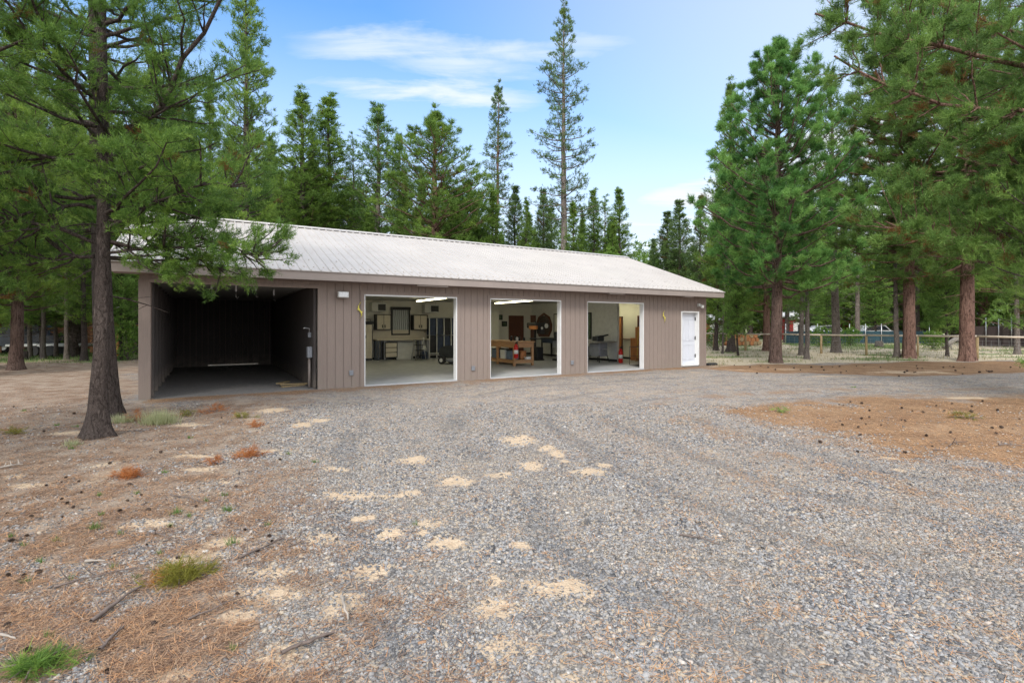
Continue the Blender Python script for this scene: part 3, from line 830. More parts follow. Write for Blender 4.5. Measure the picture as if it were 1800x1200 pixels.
# ac unit and second box near the ceiling
def acbox(px0, px1, py0, py1, lab):
    v = VB-.45; u0, u1 = px_u(px0, v), px_u(px1, v); z1, z0 = py_z(py0, u0, v), py_z(py1, u0, v)
    c = room('ceiling_heater', lab, 'heater', u0, v, z0)
    w = u1-u0; h = z1-z0
    m = MB(); m.box(0, w, 0, .4, 0, h, bev=.01); m.build('housing', M['white_dull'], c)
    m = MB(); m.box(w*.42, w*.95, -.02, -.002, .04, h*.8)
    for k in range(5): m.box(w*.42, w*.95, -.03, -.02, .06+k*h*.14, .08+k*h*.14)
    m.build('grille', M['black'], c)
    for q in (.1, w-.1):
        m = MB(); m.tube([(q, .2, h), (q, .2, 2.755-z0)], .012, 6); m.build('hanger', M['steel'], c)
acbox(654, 679, 531, 547, 'white unit heater with a black grille under the ceiling, left of the window')
acbox(747, 772, 534, 549, 'white unit heater with a black grille under the ceiling, right of the window')
# workbench
v = VB-.65; u0, u1 = px_u(662, v), px_u(756, v); zt = .94
c = room('workbench', 'long grey-legged workbench with a beige back board along the back wall', 'workbench', u0, v)
m = MB(); m.box(0, u1-u0, 0, .62, zt-.05, zt, bev=.008); m.build('tabletop', M['beige'], c)
m = MB(); m.box(0, u1-u0, .6, .64, zt+.001, zt+.42); m.build('back_board', M['beige'], c)
for q in (.05, .35, u1-u0-.45, u1-u0-.15):
    for yy in (.04, .5):
        m = MB(); m.box(q, q+.1, yy, yy+.08, 0, zt-.05); m.build('leg', M['dark_steel'] if q < .2 else M['grey'], c)
# drawer cabinet, panel, ladder, cleaner
ud = px_u(677, v); ue = px_u(699, v)
c = room('rolling_cabinet', 'beige rolling tool cabinet under the workbench', 'tool cabinet', ud, v+.02)
m = MB(); m.box(0, ue-ud, 0, .5, .1, .82); m.build('body', M['black'], c)
for k in range(3):
    m = MB(); m.box(.04, ue-ud-.04, -.02, -.002, .14+k*.22, .33+k*.22, bev=.006); m.build('drawer', M['beige'], c)
for x in (.06, ue-ud-.06):
    for yy in (.06, .44):
        m = MB(); m.tube([(x-.02, yy, .05), (x+.02, yy, .05)], .049, 10); m.build('caster', M['rubber'], c)
uf = px_u(730, v)
m = MB(); m.box(0, uf-ue-.05, 0, .03, 0, .78, rot=('X', -.08), piv=(0, 0, 0)); ob = m.build('white_panel', M['white_dull'], None, B(ue+.05, v+.3, .04)); ob.rotation_euler.z = BR
tag(ob, 'large plain white panel leaning under the workbench', 'panel')
ul = px_u(735, v-.5)
c = room('step_ladder', 'small step ladder with black treads standing before the workbench', 'step ladder', ul, v-.75)
for sx in (-.24, .24):
    m = MB(); m.tube([(sx, -.1, 0), (sx*.8, .18, .92)], .018, 6); m.build('front_rail', M['steel'], c)
    m = MB(); m.tube([(sx, .5, 0), (sx*.8, .2, .9)], .014, 6); m.build('rear_leg', M['steel'], c)
for k, zz in enumerate((.22, .45, .68, .9)):
    m = MB(); m.box(-.2, .2, -.06+.07*k, .12+.07*k, zz-.02, zz+.012, bev=.005); m.build('tread', M['black'], c)
c = room('shop_vacuum', 'grey and blue upright vacuum at the right end of the workbench', 'vacuum', px_u(747, v-.2), v-.1)
m = MB(); m.lathe([(.14, 0), (.18, .05), (.17, .3), (.12, .38)], 14); m.build('tank', M['navy'], c)
m = MB(); m.lathe([(.1, .38), (.12, .5), (.05, .62)], 14); m.tube([(0, 0, .6), (.0, .1, .9), (0, .12, 1.0)], .03); m.build('head', M['white_dull'], c)
# shelf rack
v = VB-.55; u0 = px_u(754, v); u1 = px_u(806, v)
c = room('storage_rack', 'tall white-post storage rack filled with dark boxes in the first bay', 'rack', u0, v)
W_ = u1-u0; hR = py_z(558, u0, v)
for k in range(5):
    m = MB(); m.box(k*(W_-.04)/4, k*(W_-.04)/4+.04, -.03, .01, 0, hR); m.build('post', M['white_dull'], c)
for z in (.25, hR-.02):
    m = MB(); m.box(.0, W_, -.028, .5, z-.02, z+.01); m.build('shelf', M['white_dull'], c)
for k in range(4):
    for j in range(2):
        q0 = k*(W_-.04)/4+.06; z0_ = .265+j*(hR-.3)/2
        m = MB(); m.box(0, (W_-.04)/4-.08, 0, .4, 0, (hR-.32)/2*.98, bev=.01)
        if j: m.box(.05, (W_-.04)/4-.13, -.012, -.001, .25, .4)
        ob = m.build('storage_box', M['navy'] if (k+j) % 3 else M['black'], None, B(u0+q0, v+.03, z0_+.035)); ob.rotation_euler.z = BR
        tag(ob, 'tall dark box standing in the white storage rack', 'storage box', 'boxes in the storage rack')
# riding mower
ux, vx = to_uv(*G(792, 643))
c = room('riding_mower', 'dark grey riding mower parked inside the first bay', 'riding mower', ux+.42, vx+.35, .035, math.radians(-60)); c.scale = (.8, .8, .85)
m = MB(); m.prism([(-.85, .3), (-.85, .62), (-.55, .74), (.0, .74), (.05, .45), (.75, .45), (.8, .3)], -.26, .26); m.build('chassis', M['dark_steel'], c)
m = MB(); m.prism([(-.9, .42), (-.88, .72), (-.6, .86), (-.08, .9), (-.04, .5)], -.285, .285); m.build('hood', M['dark_steel'], c)
m = MB(); m.box(.2, .7, -.24, .24, .5, .62, bev=.05); m.box(.62, .74, -.24, .24, .58, 1.0, bev=.05); m.build('seat', M['black'], c)
m = MB(); m.tube([(-.05, 0, .85), (.12, 0, 1.05)], .02)
m.tube([(.12+.08*math.sin(a_)*.6, .17*math.cos(a_), 1.05+.17*math.sin(a_)*.5) for a_ in [2*PI*i/14 for i in range(15)]], .014, 6); m.build('steering_wheel', M['black'], c)
m = MB(); m.lathe([(.1, .12), (.52, .13), (.55, .2), (.5, .28), (.15, .3)], 20, (-.02, 0, 0)); m.build('cutting_deck', M['grey'], c)
for (x, y, r) in ((-.62, -.38, .19), (-.62, .38, .19), (.55, -.4, .26), (.55, .4, .26)):
    m = MB(); m.tube([(x, y-.09, r), (x, y+.09, r)], r, 20); w_ = m.build('wheel', M['rubber'], c)
    m = MB(); m.tube([(x, y-.1, r), (x, y+.1, r)], r*.5, 14); m.build('rim', M['white_dull'], w_)

# second bay: project table
uT, vT = 11.40, 3.3
c = room('project_table', 'heavy orange-brown wooden work table with a lower shelf in the second bay', 'table', uT, vT)
LT, WT2, HT = .92, 2.7, .95
m = MB(); m.box(-.04, LT+.04, -.04, WT2+.04, HT-.05, HT, bev=.006); m.build('tabletop', M['wood'], c)
m = MB()
for (x0, x1, y0, y1) in ((.09, LT-.09, 0, .04), (.09, LT-.09, WT2-.04, WT2), (0, .04, .09, WT2-.09), (LT-.04, LT, .09, WT2-.09)):
    m.box(x0, x1, y0, y1, HT-.24, HT-.052)
m.build('apron', M['wood'], c)
for x in (0, LT-.09):
    for y in (0, WT2/2-.045, WT2-.09):
        m = MB(); m.box(x, x+.09, y, y+.09, 0, HT-.052, bev=.005); m.build('leg', M['wood'], c)
m = MB(); m.box(.0, LT, .0, WT2, .205, .23)
m.box(.09, LT-.09, .02, .055, .1, .204); m.box(.02, .055, .09, WT2/2-.05, .1, .204); m.box(.02, .055, WT2/2+.05, WT2-.09, .1, .204)
m.build('lower_shelf', M['wood'], c)
for i, (x, y, w, d_, h, mt, lab, ct) in enumerate((
    (.1, .35, .34, .4, .34, 'blue_bin', 'blue-grey lidded bin on the lower shelf, nearer the front', 'bin'),
    (.1, .85, .34, .4, .36, 'white_dull', 'off-white lidded bin on the lower shelf, in the middle', 'bin'),
    (.1, 1.5, .34, .45, .36, 'blue_bin', 'blue-grey lidded bin at the far end of the lower shelf', 'bin'),
    (.5, .3, .26, .2, .3, 'wood_or', 'orange-brown wooden box on the lower shelf', 'wooden box'),
    (.62, .06, .28, .18, .08, 'white', 'flat white carton at the front of the lower shelf', 'carton'))):
    b_ = thing('storage_bin' if ct == 'bin' else ct.replace(' ', '_'), lab, ct, B(uT+x, vT+y, .266), BR)
    m = MB(); m.box(0, w, 0, d_, 0, h, bev=.015); m.build('body', M[mt], b_)
    m = MB(); m.box(-.01, w+.01, -.01, d_+.01, h+.001, h+.03, bev=.008); m.build('lid', M['black'] if ct == 'bin' else M[mt], b_)
for i, (x, y, r, h, mt) in enumerate(((.45, .5, .05, .16, 'white_dull'), (.62, .6, .045, .2, 'black'), (.75, .45, .05, .14, 'dark_steel'), (.3, .7, .05, .18, 'black'), (.56, .8, .06, .2, 'dark_steel'))):
    m = MB(); m.lathe([(r, 0), (r, h*.8), (r*.5, h*.9), (r*.5, h)], 12)
    ob = m.build('paint_can', M[mt], None, B(uT+x, vT+y, .987)); tag(ob, 'small can among the cans on the wooden work table', 'can', 'cans on the wooden work table')
def extinguisher(loc, s, lab):
    c = thing('fire_extinguisher', lab, 'fire extinguisher', loc, BR)
    m = MB(); m.lathe([(.0, 0), (.07*s, .0), (.082*s, .02), (.082*s, .4*s), (.06*s, .47*s), (.025*s, .5*s), (.025*s, .53*s)], 16); m.build('cylinder', M['red'], c)
    m = MB(); m.lathe([(.0835*s, .16*s), (.0835*s, .3*s)], 16); m.build('paper_label', M['label_white'], c)
    m = MB(); m.box(-.02*s, .02*s, -.09*s, .03*s, .53*s, .57*s); m.box(-.015*s, .015*s, -.12*s, .0, .575*s, .6*s, rot=('X', -.3)); m.build('handle', M['black'], c)
    m = MB(); m.tube([(0, .03*s, .55*s), (.1*s, .03*s, .5*s), (.11*s, .0, .3*s), (.1*s, 0, .15*s)], .012*s, 6); m.build('hose', M['black'], c)
extinguisher(B(uT+.02, vT-.13, .35), 1.05, 'red fire extinguisher with a white label hung on the wooden work table')
# pictures, brown cupboards, mirror
def picture(px0, px1, py0, py1, lab, frame='black', inner='green_pic', wall='back'):
    if wall == 'back':
        u0, u1 = px_u(px0, VB), px_u(px1, VB); z1, z0 = py_z(py0, u0, VB), py_z(py1, u0, VB)
        c = thing('framed_picture', lab, 'picture', B(u0, VB, z0), BR); w = u1-u0
    else:
        v1, v0 = px_v(px0, 16.48), px_v(px1, 16.48); z1, z0 = py_z(py0, 16.48, v0), py_z(py1, 16.48, v0)
        c = thing('framed_picture', lab, 'picture', B(16.48, v1, z0), BR-PI/2); w = v1-v0
    h = z1-z0; f_ = .05
    m = MB()
    for q in ((0, f_, 0, h), (w-f_, w, 0, h), (f_, w-f_, 0, f_), (f_, w-f_, h-f_, h)): m.box(q[0], q[1], -.03, -.002, q[2], q[3])
    m.build('frame', M[frame], c)
    m = MB(); m.box(f_, w-f_, -.015, -.004, f_, h-f_); m.build('print', M[inner], c)
picture(873, 883, 553, 562, 'small framed picture, the upper of the two on the back wall', 'dark_steel')
picture(882, 891, 564.5, 573.5, 'small framed picture, the lower of the two on the back wall', 'dark_steel')
def cupboard(px0, px1, py0, py1, lab, wall):
    d = .06
    if wall == 'back':
        u0, u1 = px_u(px0, VB), px_u(px1, VB); z1, z0 = py_z(py0, u0, VB), py_z(py1, u0, VB); c = thing('brown_door', lab, 'door', B(u0, VB, z0), BR); w = u1-u0
    else:
        v1, v0 = px_v(px0, 16.48), px_v(px1, 16.48); z1, z0 = py_z(py0, 16.48, v0), py_z(py1, 16.48, v0); c = thing('brown_door', lab, 'door', B(16.48, v1, z0), BR-PI/2); w = v1-v0
    h = z1-z0
    m = MB(); m.box(.05, w-.05, -.045, -.002, .02, h-.05); m.build('panel', M['wood_dk'], c)
    m = MB(); m.box(0, .05, -.06, -.002, 0, h); m.box(w-.05, w, -.06, -.002, 0, h); m.box(.05, w-.05, -.06, -.002, h-.05, h); m.build('frame', M['wood_dk'], c)
    m = MB(); m.tube([(.14, -.05, .95), (.14, -.1, .95)], .03, 10); m.build('handle', M['steel'], c)
cupboard(894, 919.5, 554.5, 622.5, 'dark brown door on the back wall, left of the room corner', 'back')
cupboard(923, 942, 554, 623, 'dark brown door just right of the room corner', 'side')
v1, v0 = px_v(943, 16.48), px_v(971, 16.48)
wm = (v1-v0); hm = 1.35; zc = py_z(592, 16.48, v0)
c = thing('pointed_mirror', 'tall pointed mirror in a dark wooden frame on the partition', 'mirror', B(16.48, v1, zc), BR-PI/2)
outer = [(.18, 0), (.02, .35), (0, .7), (.14, 1.12), (.5, 1.36), (.86, 1.12), (1, .7), (.98, .35), (.82, 0)]
outer = [(x*wm, z*(py_z(549, 16.48, v0)-zc)/1.36) for x, z in outer]
cx, cz = wm/2, sum(z for x, z in outer)/9
inner = [(cx+(x-cx)*.8, cz+(z-cz)*.85) for x, z in outer]
m = MB(); n = 9
vs = [(x, -.03, z) for x, z in outer] + [(x, -.03, z) for x, z in inner] + [(x, -.004, z) for x, z in outer] + [(x, -.012, z) for x, z in inner]
fs = []
for i in range(n):
    j = (i+1) % n
    fs += [(i, j, n+j, n+i), (i, 2*n+i, 2*n+j, j), (n+i, n+j, 3*n+j, 3*n+i)]
m.add(vs, fs); m.build('frame', M['wood_dk'], c)
m = MB(); m.prism(inner, -.012, -.003); m.build('glass', M['mirror'], c)
picture(974, 986, 551, 590, 'tall narrow framed board beside the pointed mirror', 'black', 'wall_in', 'side')
picture(1030, 1040, 549, 596, 'tall black-framed picture in the third bay', 'black', 'green_pic', 'side')
# machine bench on the partition side
def at_floor(px, py): 
    u, v = to_uv(*G(px, py)); return u, v
u_, v_ = 15.8, px_v(984, 15.8)
c = room('tool_bench', 'dark steel tool bench with a beige cabinet below, under the mirror', 'bench', 15.75, 5.3)
m = MB(); m.box(0, .68, 0, 2.6, .9, .96, bev=.01); m.build('top', M['dark_steel'], c)
m = MB(); m.box(.03, .66, .08, 2.5, .7, .9); m.build('drawer_case', M['navy'], c)
for x in (.02, .6):
    for y in (.04, 2.5):
        m = MB(); m.box(x, x+.06, y, y+.06, 0, .9); m.build('leg', M['black'], c)
m = MB(); m.box(.0, .5, .25, 1.0, .12, .62); m.box(-.012, -.001, .3, .95, .16, .58); m.build('cabinet', M['beige'], c)
c = room('drill_press', 'black bench machine with round dials behind the wooden work table', 'drill press', 14.1, 5.7, .035, .2)
m = MB(); m.box(-.25, .25, -.2, .3, 0, .06); m.tube([(0, .15, .05), (0, .15, 1.75)], .05); m.box(-.2, .2, -.18, .25, .06, .6, bev=.02); m.build('column', M['black'], c)
m = MB(); m.box(-.3, .3, -.25, .2, .95, 1.0); m.build('table', M['dark_steel'], c)
m = MB(); m.box(-.42, .3, -.3, .3, 1.45, 1.7, bev=.04); m.box(-.12, .12, -.36, -.05, 1.2, 1.5, bev=.03); m.build('head', M['black'], c)
m = MB(); m.tube([(.25, -.31, 1.55), (.25, -.33, 1.55)], .11, 18); m.tube([(-.1, -.37, 1.45), (-.1, -.39, 1.45)], .06, 14); m.build('dial', M['white_dull'], c)
m = MB(); m.box(-.44, -.3, -.31, .1, 1.4, 1.55); m.build('guard', M['wood_or'], c)
c = room('metal_lathe', 'dark machine with a grey cover standing left of the tool bench', 'machine', 14.9, 5.0, .035, .1)
m = MB(); m.box(-.3, .3, -.25, .25, .0, .08); m.box(-.06, .06, -.1, .1, .08, .9); m.build('stand', M['black'], c)
m = MB(); m.box(-.28, .3, -.28, -.2, .55, .92, bev=.01); m.box(-.28, .3, -.2, .25, .6, .88, bev=.01); m.build('cover', M['grey'], c)
m = MB(); m.box(-.35, .35, -.2, .25, .9, 1.0); m.tube([(-.3, 0, 1.1), (.32, 0, 1.1)], .07, 12); m.box(-.32, -.1, -.15, .15, 1.0, 1.28, bev=.03); m.build('motor', M['dark_steel'], c)
c = room('grey_locker', 'tall pale grey locker at the left edge of the second bay', 'locker', 13.2, 9.3)
m = MB(); m.box(0, .95, 0, .5, 0, 2.3, bev=.01); m.build('body', M['white_dull'], c)
m = MB(); m.box(.03, .46, -.015, -.001, .05, 2.25); m.box(.49, .92, -.015, -.001, .05, 2.25); m.build('door', M['wall_in'], c)
# third bay: table saw / mitre saw
c = room('table_saw', 'dark grey table saw on a stand in the third bay', 'table saw', *at_floor(1052, 637.5), .035, .15)
m = MB(); m.box(-.28, .28, -.28, .28, .25, .82, bev=.02); m.build('cabinet', M['grey'], c)
for x in (-.3, .26):
    for y in (-.3, .26):
        m = MB(); m.tube([(x*1.15, y*1.15, 0), (x*.9, y*.9, .3)], .022, 6); m.build('leg', M['black'], c)
m = MB(); m.box(-.5, .65, -.38, .38, .83, .9, bev=.01); m.build('table', M['steel'], c)
m = MB(); m.box(-.2, .25, -.12, .2, .9, 1.1, bev=.03); m.box(-.1, .6, -.05, .02, 1.08, 1.14, rot=('Y', -.15)); m.lathe([(.02, 0), (.15, .0), (.15, .02), (.02, .02)], 20, (0, .0, 1.12)); m.build('blade_guard', M['dark_steel'], c)
m = MB(); m.box(-.55, .7, -.42, -.38, .84, .88); m.tube([(.72, -.42, .86), (.72, .42, .86)], .02, 6); m.build('fence_rail', M['steel'], c)
m = MB(); m.lathe([(.01, 0), (.1, 0), (.1, .015), (.01, .02)], 16, (0, -.34, .55)); m.build('hand_wheel', M['steel'], c)
c = room('tool_cart', 'low black tool cart behind the table saw', 'cart', to_uv(*G(1042, 634))[0]-.3, to_uv(*G(1042, 634))[1]+.6)
m = MB(); m.box(-.4, .3, -.3, .3, .12, .62, bev=.02); m.build('body', M['navy'], c)
m = MB(); m.box(-.45, .35, -.34, .34, .63, .67); m.box(-.5, .5, -.4, .4, .09, .118); m.build('tray', M['wall_in'], c)
for x in (-.3, .2):
    for y in (-.22, .22):
        m = MB(); m.tube([(x-.02, y, .045), (x+.02, y, .045)], .044, 10); m.build('caster', M['rubber'], c)
u_, v_ = at_floor(1091, 639)
extinguisher(B(u_, v_, .036), 1.15, 'red fire extinguisher standing on the floor at the end of the partition')
# end wall door, cupboards and boxes
ue = BL-.175
v1, v0 = px_v(1084, ue), px_v(1095, ue)
c = thing('wooden_door', 'orange-brown wooden door on the end wall beyond the partition', 'door', B(ue, v1, .036), BR-PI/2)
w = v1-v0; h = py_z(556, ue, v0)-.036
m = MB(); m.box(.0, w-.06, -.04, -.002, 0, h-.06); m.build('panel', M['wood_or'], c)
m = MB(); m.box(w-.06, w, -.06, -.002, 0, h); m.box(0, w-.06, -.06, -.002, h-.06, h); m.build('frame', M['wood_dk'], c)
m = MB(); m.box(0, 1.2, -.22, -.002, -.015, .015); ob = m.build('wall_shelf', M['wood_dk'], None, B(ue, px_v(1096, ue), py_z(596, ue, 4.2))); ob.rotation_euler.z = BR-PI/2
tag(ob, 'thin dark shelf on the yellow-lit end wall', 'shelf')
vc = px_v(1108, ue-.5)
c = thing('wooden_cabinet', 'stepped orange wooden cabinet in the small room past the partition', 'cabinet', B(ue-.5, vc, .036), BR-PI/2)
m = MB(); m.box(0, 1.1, 0, .45, 0, 1.0, bev=.008); m.build('base', M['wood_or'], c)
m = MB(); m.box(.25, 1.1, .05, .45, 1.001, 1.5, bev=.008); m.build('middle', M['wood_or'], c)
m = MB(); m.box(.35, .42, .08, .45, 1.5, 2.0); m.box(.42, 1.1, .08, .45, 1.93, 2.0); m.box(.42, 1.1, .4, .45, 1.5, 1.93); m.build('hutch', M['wood_dk'], c)
c = thing('luggage_trolley', 'thin black wire trolley in front of the wooden cabinet', 'trolley', B(*at_floor(1121, 645), .036), BR-PI/2)
m = MB(); m.box(-.25, .3, -.2, .2, .04, .055); m.build('base', M['black'], c)
m = MB()
for x in (-.24, .28): m.tube([(x, -.2, .05), (x, -.2, .75)], .012, 6)
m.tube([(-.24, -.2, .75), (.28, -.2, .75)], .012, 6); m.tube([(-.24, -.2, .4), (.28, -.2, .4)], .008, 6); m.build('frame', M['black'], c)
c = thing('broom', 'thin yellow-handled broom against the wooden cabinet', 'broom', B(ue-.62, vc-.55, .036), BR)
m = MB(); m.tube([(0, 0, .12), (.06, 0, 1.35)], .013, 6); m.build('handle', M['yellow'], c)
m = MB(); m.box(-.12, .12, -.02, .02, 0, .13); m.build('head', M['wood'], c)
# ------------------------------------------------------------------ trees
class Wood:
    def __init__(s): s.v = []; s.f = []; s.n = 0
    def tube(s, P, R, k=5, lobes=None):
        P = np.asarray(P, float); R = np.asarray(R, float); n = len(P)
        T = np.gradient(P, axis=0); T /= np.linalg.norm(T, axis=1, keepdims=True)+1e-9
        ref = np.array([0, 0, 1.]) if abs(T[:, 2].mean()) < .8 else np.array([1., 0, 0])
        U = np.cross(T, ref); U /= np.linalg.norm(U, axis=1, keepdims=True)+1e-9
        W = np.cross(T, U)
        a = np.arange(k)*2*PI/k
        rad = R[:, None] * (lobes if lobes is not None else 1.0)
        rad = np.broadcast_to(rad, (n, k))
        V = P[:, None] + (U[:, None]*np.cos(a)[None, :, None] + W[:, None]*np.sin(a)[None, :, None])*rad[..., None]
        i = np.arange(n-1)[:, None]*k; j = np.arange(k)[None]; j2 = (j+1) % k
        s.f.append((np.stack([i+j, i+k+j, i+k+j2, i+j2], -1).reshape(-1, 4)+s.n))
        s.v.append(V.reshape(-1, 3)); s.n += n*k
    def mesh(s, name): return mesh_from(name, np.concatenate(s.v), np.concatenate(s.f), 4, None, True)

def tufts_mesh(name, rng, P, D, k, nl, nw, tl, tone, spread=(.5, 1.1), tvar=.18):
    """bottle-brush needle tufts: P base, D unit direction, k needles each"""
    n = len(P)
    up = np.tile([0, 0, 1.], (n, 1))
    U = np.cross(D, up); nn = np.linalg.norm(U, axis=1, keepdims=True); U = np.where(nn > .05, U/(nn+1e-9), [1., 0, 0])
    W = np.cross(D, U)
    az = rng.uniform(0, 2*PI, (n, k)); t = rng.random((n, k)); sp = rng.uniform(spread[0], spread[1], (n, k))
    ax = U[:, None]*np.cos(az)[..., None] + W[:, None]*np.sin(az)[..., None]
    d = D[:, None]*np.cos(sp)[..., None] + ax*np.sin(sp)[..., None]
    d[..., 2] += .12
    o = P[:, None] + D[:, None]*(t*tl)[..., None]
    side = np.cross(d, rng.normal(size=(n, k, 3))); side /= np.linalg.norm(side, axis=2, keepdims=True)+1e-9
    L = nl*rng.uniform(.7, 1.2, (n, k)); w = nw*rng.uniform(.7, 1.3, (n, k))
    a = o - side*(w*.5)[..., None]; b = o + side*(w*.5)[..., None]; c = o + d*L[..., None]
    V = np.stack([a, b, c], 2).reshape(-1, 3)
    live = tone < .94
    tn = tone[:, None] + rng.normal(0, tvar, (n, k))
    tn = np.where(live[:, None], np.clip(tn, 0, .93), .97)
    return mesh_from(name, V, np.arange(len(V)).reshape(-1, 3), 3, {'tone': np.repeat(tn.ravel(), 3)})

def norm(v): return v/(np.linalg.norm(v)+1e-9)

def make_tree(seed, H, r0, cb, R, shape, nb, tl=.16, k=10, nl=.07, nw=.012, elev=(-.15, .75), upturn=.25, twig=.32, twl=.38,
              step=.12, start=.25, dead=.006, bare=8, bark='bark_grey', fol='fol_lodge', lean=(0, 0), extra=(), sub=0, flare=.6, top=1.0,
              droop=0.0, clump=None, spread=(.5, 1.1), dens=1.0, azbias=None, tipbias=0.0, ksides=9, topcut=None, mult=4, js=.1, tvar=.18):
    rng = np.random.default_rng(seed)
    wd = Wood()
    zs = np.concatenate([[-.12, 0, .08, .2, .4, .75], np.linspace(1.2, H, 16)])
    wob = np.cumsum(rng.normal(0, .012*H/12, (len(zs), 2)), axis=0); wob[:6] *= .1
    def axis(z):
        z = np.asarray(z, float)
        return np.stack([np.interp(z, zs, wob[:, 0]) + lean[0]*z, np.interp(z, zs, wob[:, 1]) + lean[1]*z, z], -1)
    rad = r0*np.clip(1-zs/H, .015, 1)**.75 * (1 + flare*np.exp(-np.maximum(zs, 0)/.25))
    KS = 22 if H > 0 and ksides > 9 else ksides
    ph = rng.uniform(0, 6.28, 3)
    a = np.arange(KS)*2*PI/KS
    lob = 1 + (np.exp(-np.maximum(zs, 0)/.35)[:, None])*(.16*np.cos(4*a+ph[0])+.1*np.cos(7*a+ph[1]))[None] + rng.normal(0, .025, (len(zs), KS))
    wd.tube(axis(zs), rad, KS, lob)
    P, D, TN = [], [], []
    def tuft(p, d, tone): P.append(p); D.append(norm(d)); TN.append(tone)
    def dress(pts, length, plane_n, depth=0, tbase=.5, ttone=None):
        """twigs with tufts along a limb given by points"""
        pts = np.asarray(pts); seg = np.linalg.norm(np.diff(pts, axis=0), axis=1); cum = np.concatenate([[0], np.cumsum(seg)]); tot = cum[-1]
        s = start*tot if depth == 0 else .15*tot
        sp = twig if depth == 0 else twig*.8
        side = 1
        while s < tot:
            f = s/tot
            p = np.array([np.interp(s, cum, pts[:, q]) for q in range(3)])
            i = min(np.searchsorted(cum, s), len(pts)-1); tg = norm(pts[i]-pts[max(i-1, 0)])
            sd = norm(np.cross(tg, plane_n))*side
            roll = rng.normal(0, .35)
            ang = rng.uniform(.6, 1.15)
            d = norm(tg*math.cos(ang) + sd*math.sin(ang)*math.cos(roll) + plane_n*math.sin(ang)*math.sin(roll) + np.array([0, 0, .12-droop]))
            L = length*twl*(1.1-.65*f)*rng.uniform(.55, 1.15)
            if depth: L *= .8
            if L > .1:
                e = p + d*L*.55; e2 = p + d*L + np.array([0, 0, L*.18])
                if L > .25: wd.tube([p, e, e2], [.004+.007*L, .003+.004*L, .003], 3)
                tw = np.array([p, e, e2])
                nt = max(1, int(L/step))
                for q in range(nt):
                    g_ = (q+1)/nt
                    if tipbias and g_ < rng.random()*tipbias: continue
                    if rng.random() > dens: continue
                    pp = p + (e2-p)*g_ - d*tl*.5
                    dd = d + rng.normal(0, .38, 3) + np.array([0, 0, .25])
                    to = np.clip((ttone if ttone is not None else tbase) + rng.normal(0, tvar), .02, .9)
                    tuft(pp, dd, to)
                if sub and depth < sub and L > .5: dress(tw, L, plane_n, depth+1, tbase)
            side = -side; s += sp*rng.uniform(.6, 1.4)
        for q in range(3): tuft(pts[-1]+rng.normal(0, .03, 3), (pts[-1]-pts[-2])+rng.normal(0, .2, 3)*np.linalg.norm(pts[-1]-pts[-2]), tbase)
    for b in range(nb):
        f = ((b+.5)/nb)**.9
        z = cb + (H*.985-cb)*f + rng.normal(0, .12)
        if topcut and z > topcut: continue
        az = b*2.39996 + rng.normal(0, .35)
        if azbias is not None and rng.random() < azbias[1]: az = azbias[0] + rng.normal(0, azbias[2])
        L = R*shape(f)*rng.uniform(.62, 1.12)*min(1, (H-z)/(.16*H)+.12)
        if L < .12: L = .12
        el = elev[0] + (elev[1]-elev[0])*f + rng.normal(0, .12)
        o = axis(min(z, H))
        s_ = np.linspace(0, 1, 7)
        h = np.array([math.cos(az), math.sin(az), 0])
        pts = o + h*(L*s_*math.cos(el))[:, None] + np.array([0, 0, 1.])*(L*(s_*math.sin(el) + upturn*s_**2.2 - droop*1.2*s_*(1-s_)))[:, None]
        wb = np.cumsum(rng.normal(0, .025*L, (7, 3)), axis=0); wb[0] = 0
        pts = pts + wb*[1, 1, .6]
        rb = max(.008, min(.3*r0, .014+.016*L))*np.linspace(1, .25, 7)
        wd.tube(pts, rb, 5)
        isdead = rng.random() < dead*4
        tb = np.clip(rng.normal(.5, .17), .12, .85)
        if isdead and L > .4: dress(pts[:4], L*.5, np.array([0, 0, 1.]), 0, .97, None) if False else None
        dress(pts, L, np.array([0, 0, 1.]), 0, tb)
    for (pts, r_, L_, on_) in extra:
        pts = np.array([axis(pts[0])] + [np.array(q) for q in pts[1:]]) if not hasattr(pts[0], '__len__') else np.array(pts, float)
        cnt = 12; ii = np.linspace(0, len(pts)-1, cnt)
        pp = np.stack([np.interp(ii, np.arange(len(pts)), pts[:, q]) for q in range(3)], 1)
        pp[1:-1] += rng.normal(0, .03, (cnt-2, 3))
        wd.tube(pp, r_*np.linspace(1, .3, cnt), 8)
        for q in range(on_):
            i = 2+int(rng.random()*(cnt-3)); o = pp[i]; tg = norm(pp[i+1 if i+1 < cnt else i]-pp[i-1])
            az = rng.uniform(0, 2*PI); u_ = norm(np.cross(tg, [0, 0, 1.])); w_ = np.cross(u_, tg)
            d = norm(tg*.55 + (u_*math.cos(az) + w_*math.sin(az))*.85 + np.array([0, 0, .1]))
            L = L_*rng.uniform(.5, 1.1)*(1.15-.6*i/cnt)
            s_ = np.linspace(0, 1, 6)[:, None]
            bp = o + d*L*s_ + np.array([0, 0, 1.])*upturn*L*.6*s_**2 + np.concatenate([[[0, 0, 0]], rng.normal(0, .02*L, (5, 3))])
            wd.tube(bp, (.01+.01*L)*np.linspace(1, .3, 6), 4)
            dress(bp, L, w_, 0, np.clip(rng.normal(.5, .14), .15, .8))
    for q in range(5):
        z = H*(.93+.06*q/4); tuft(axis(z)-[0, 0, .12], np.array([rng.normal(0, .35), rng.normal(0, .35), 1.]), .55)
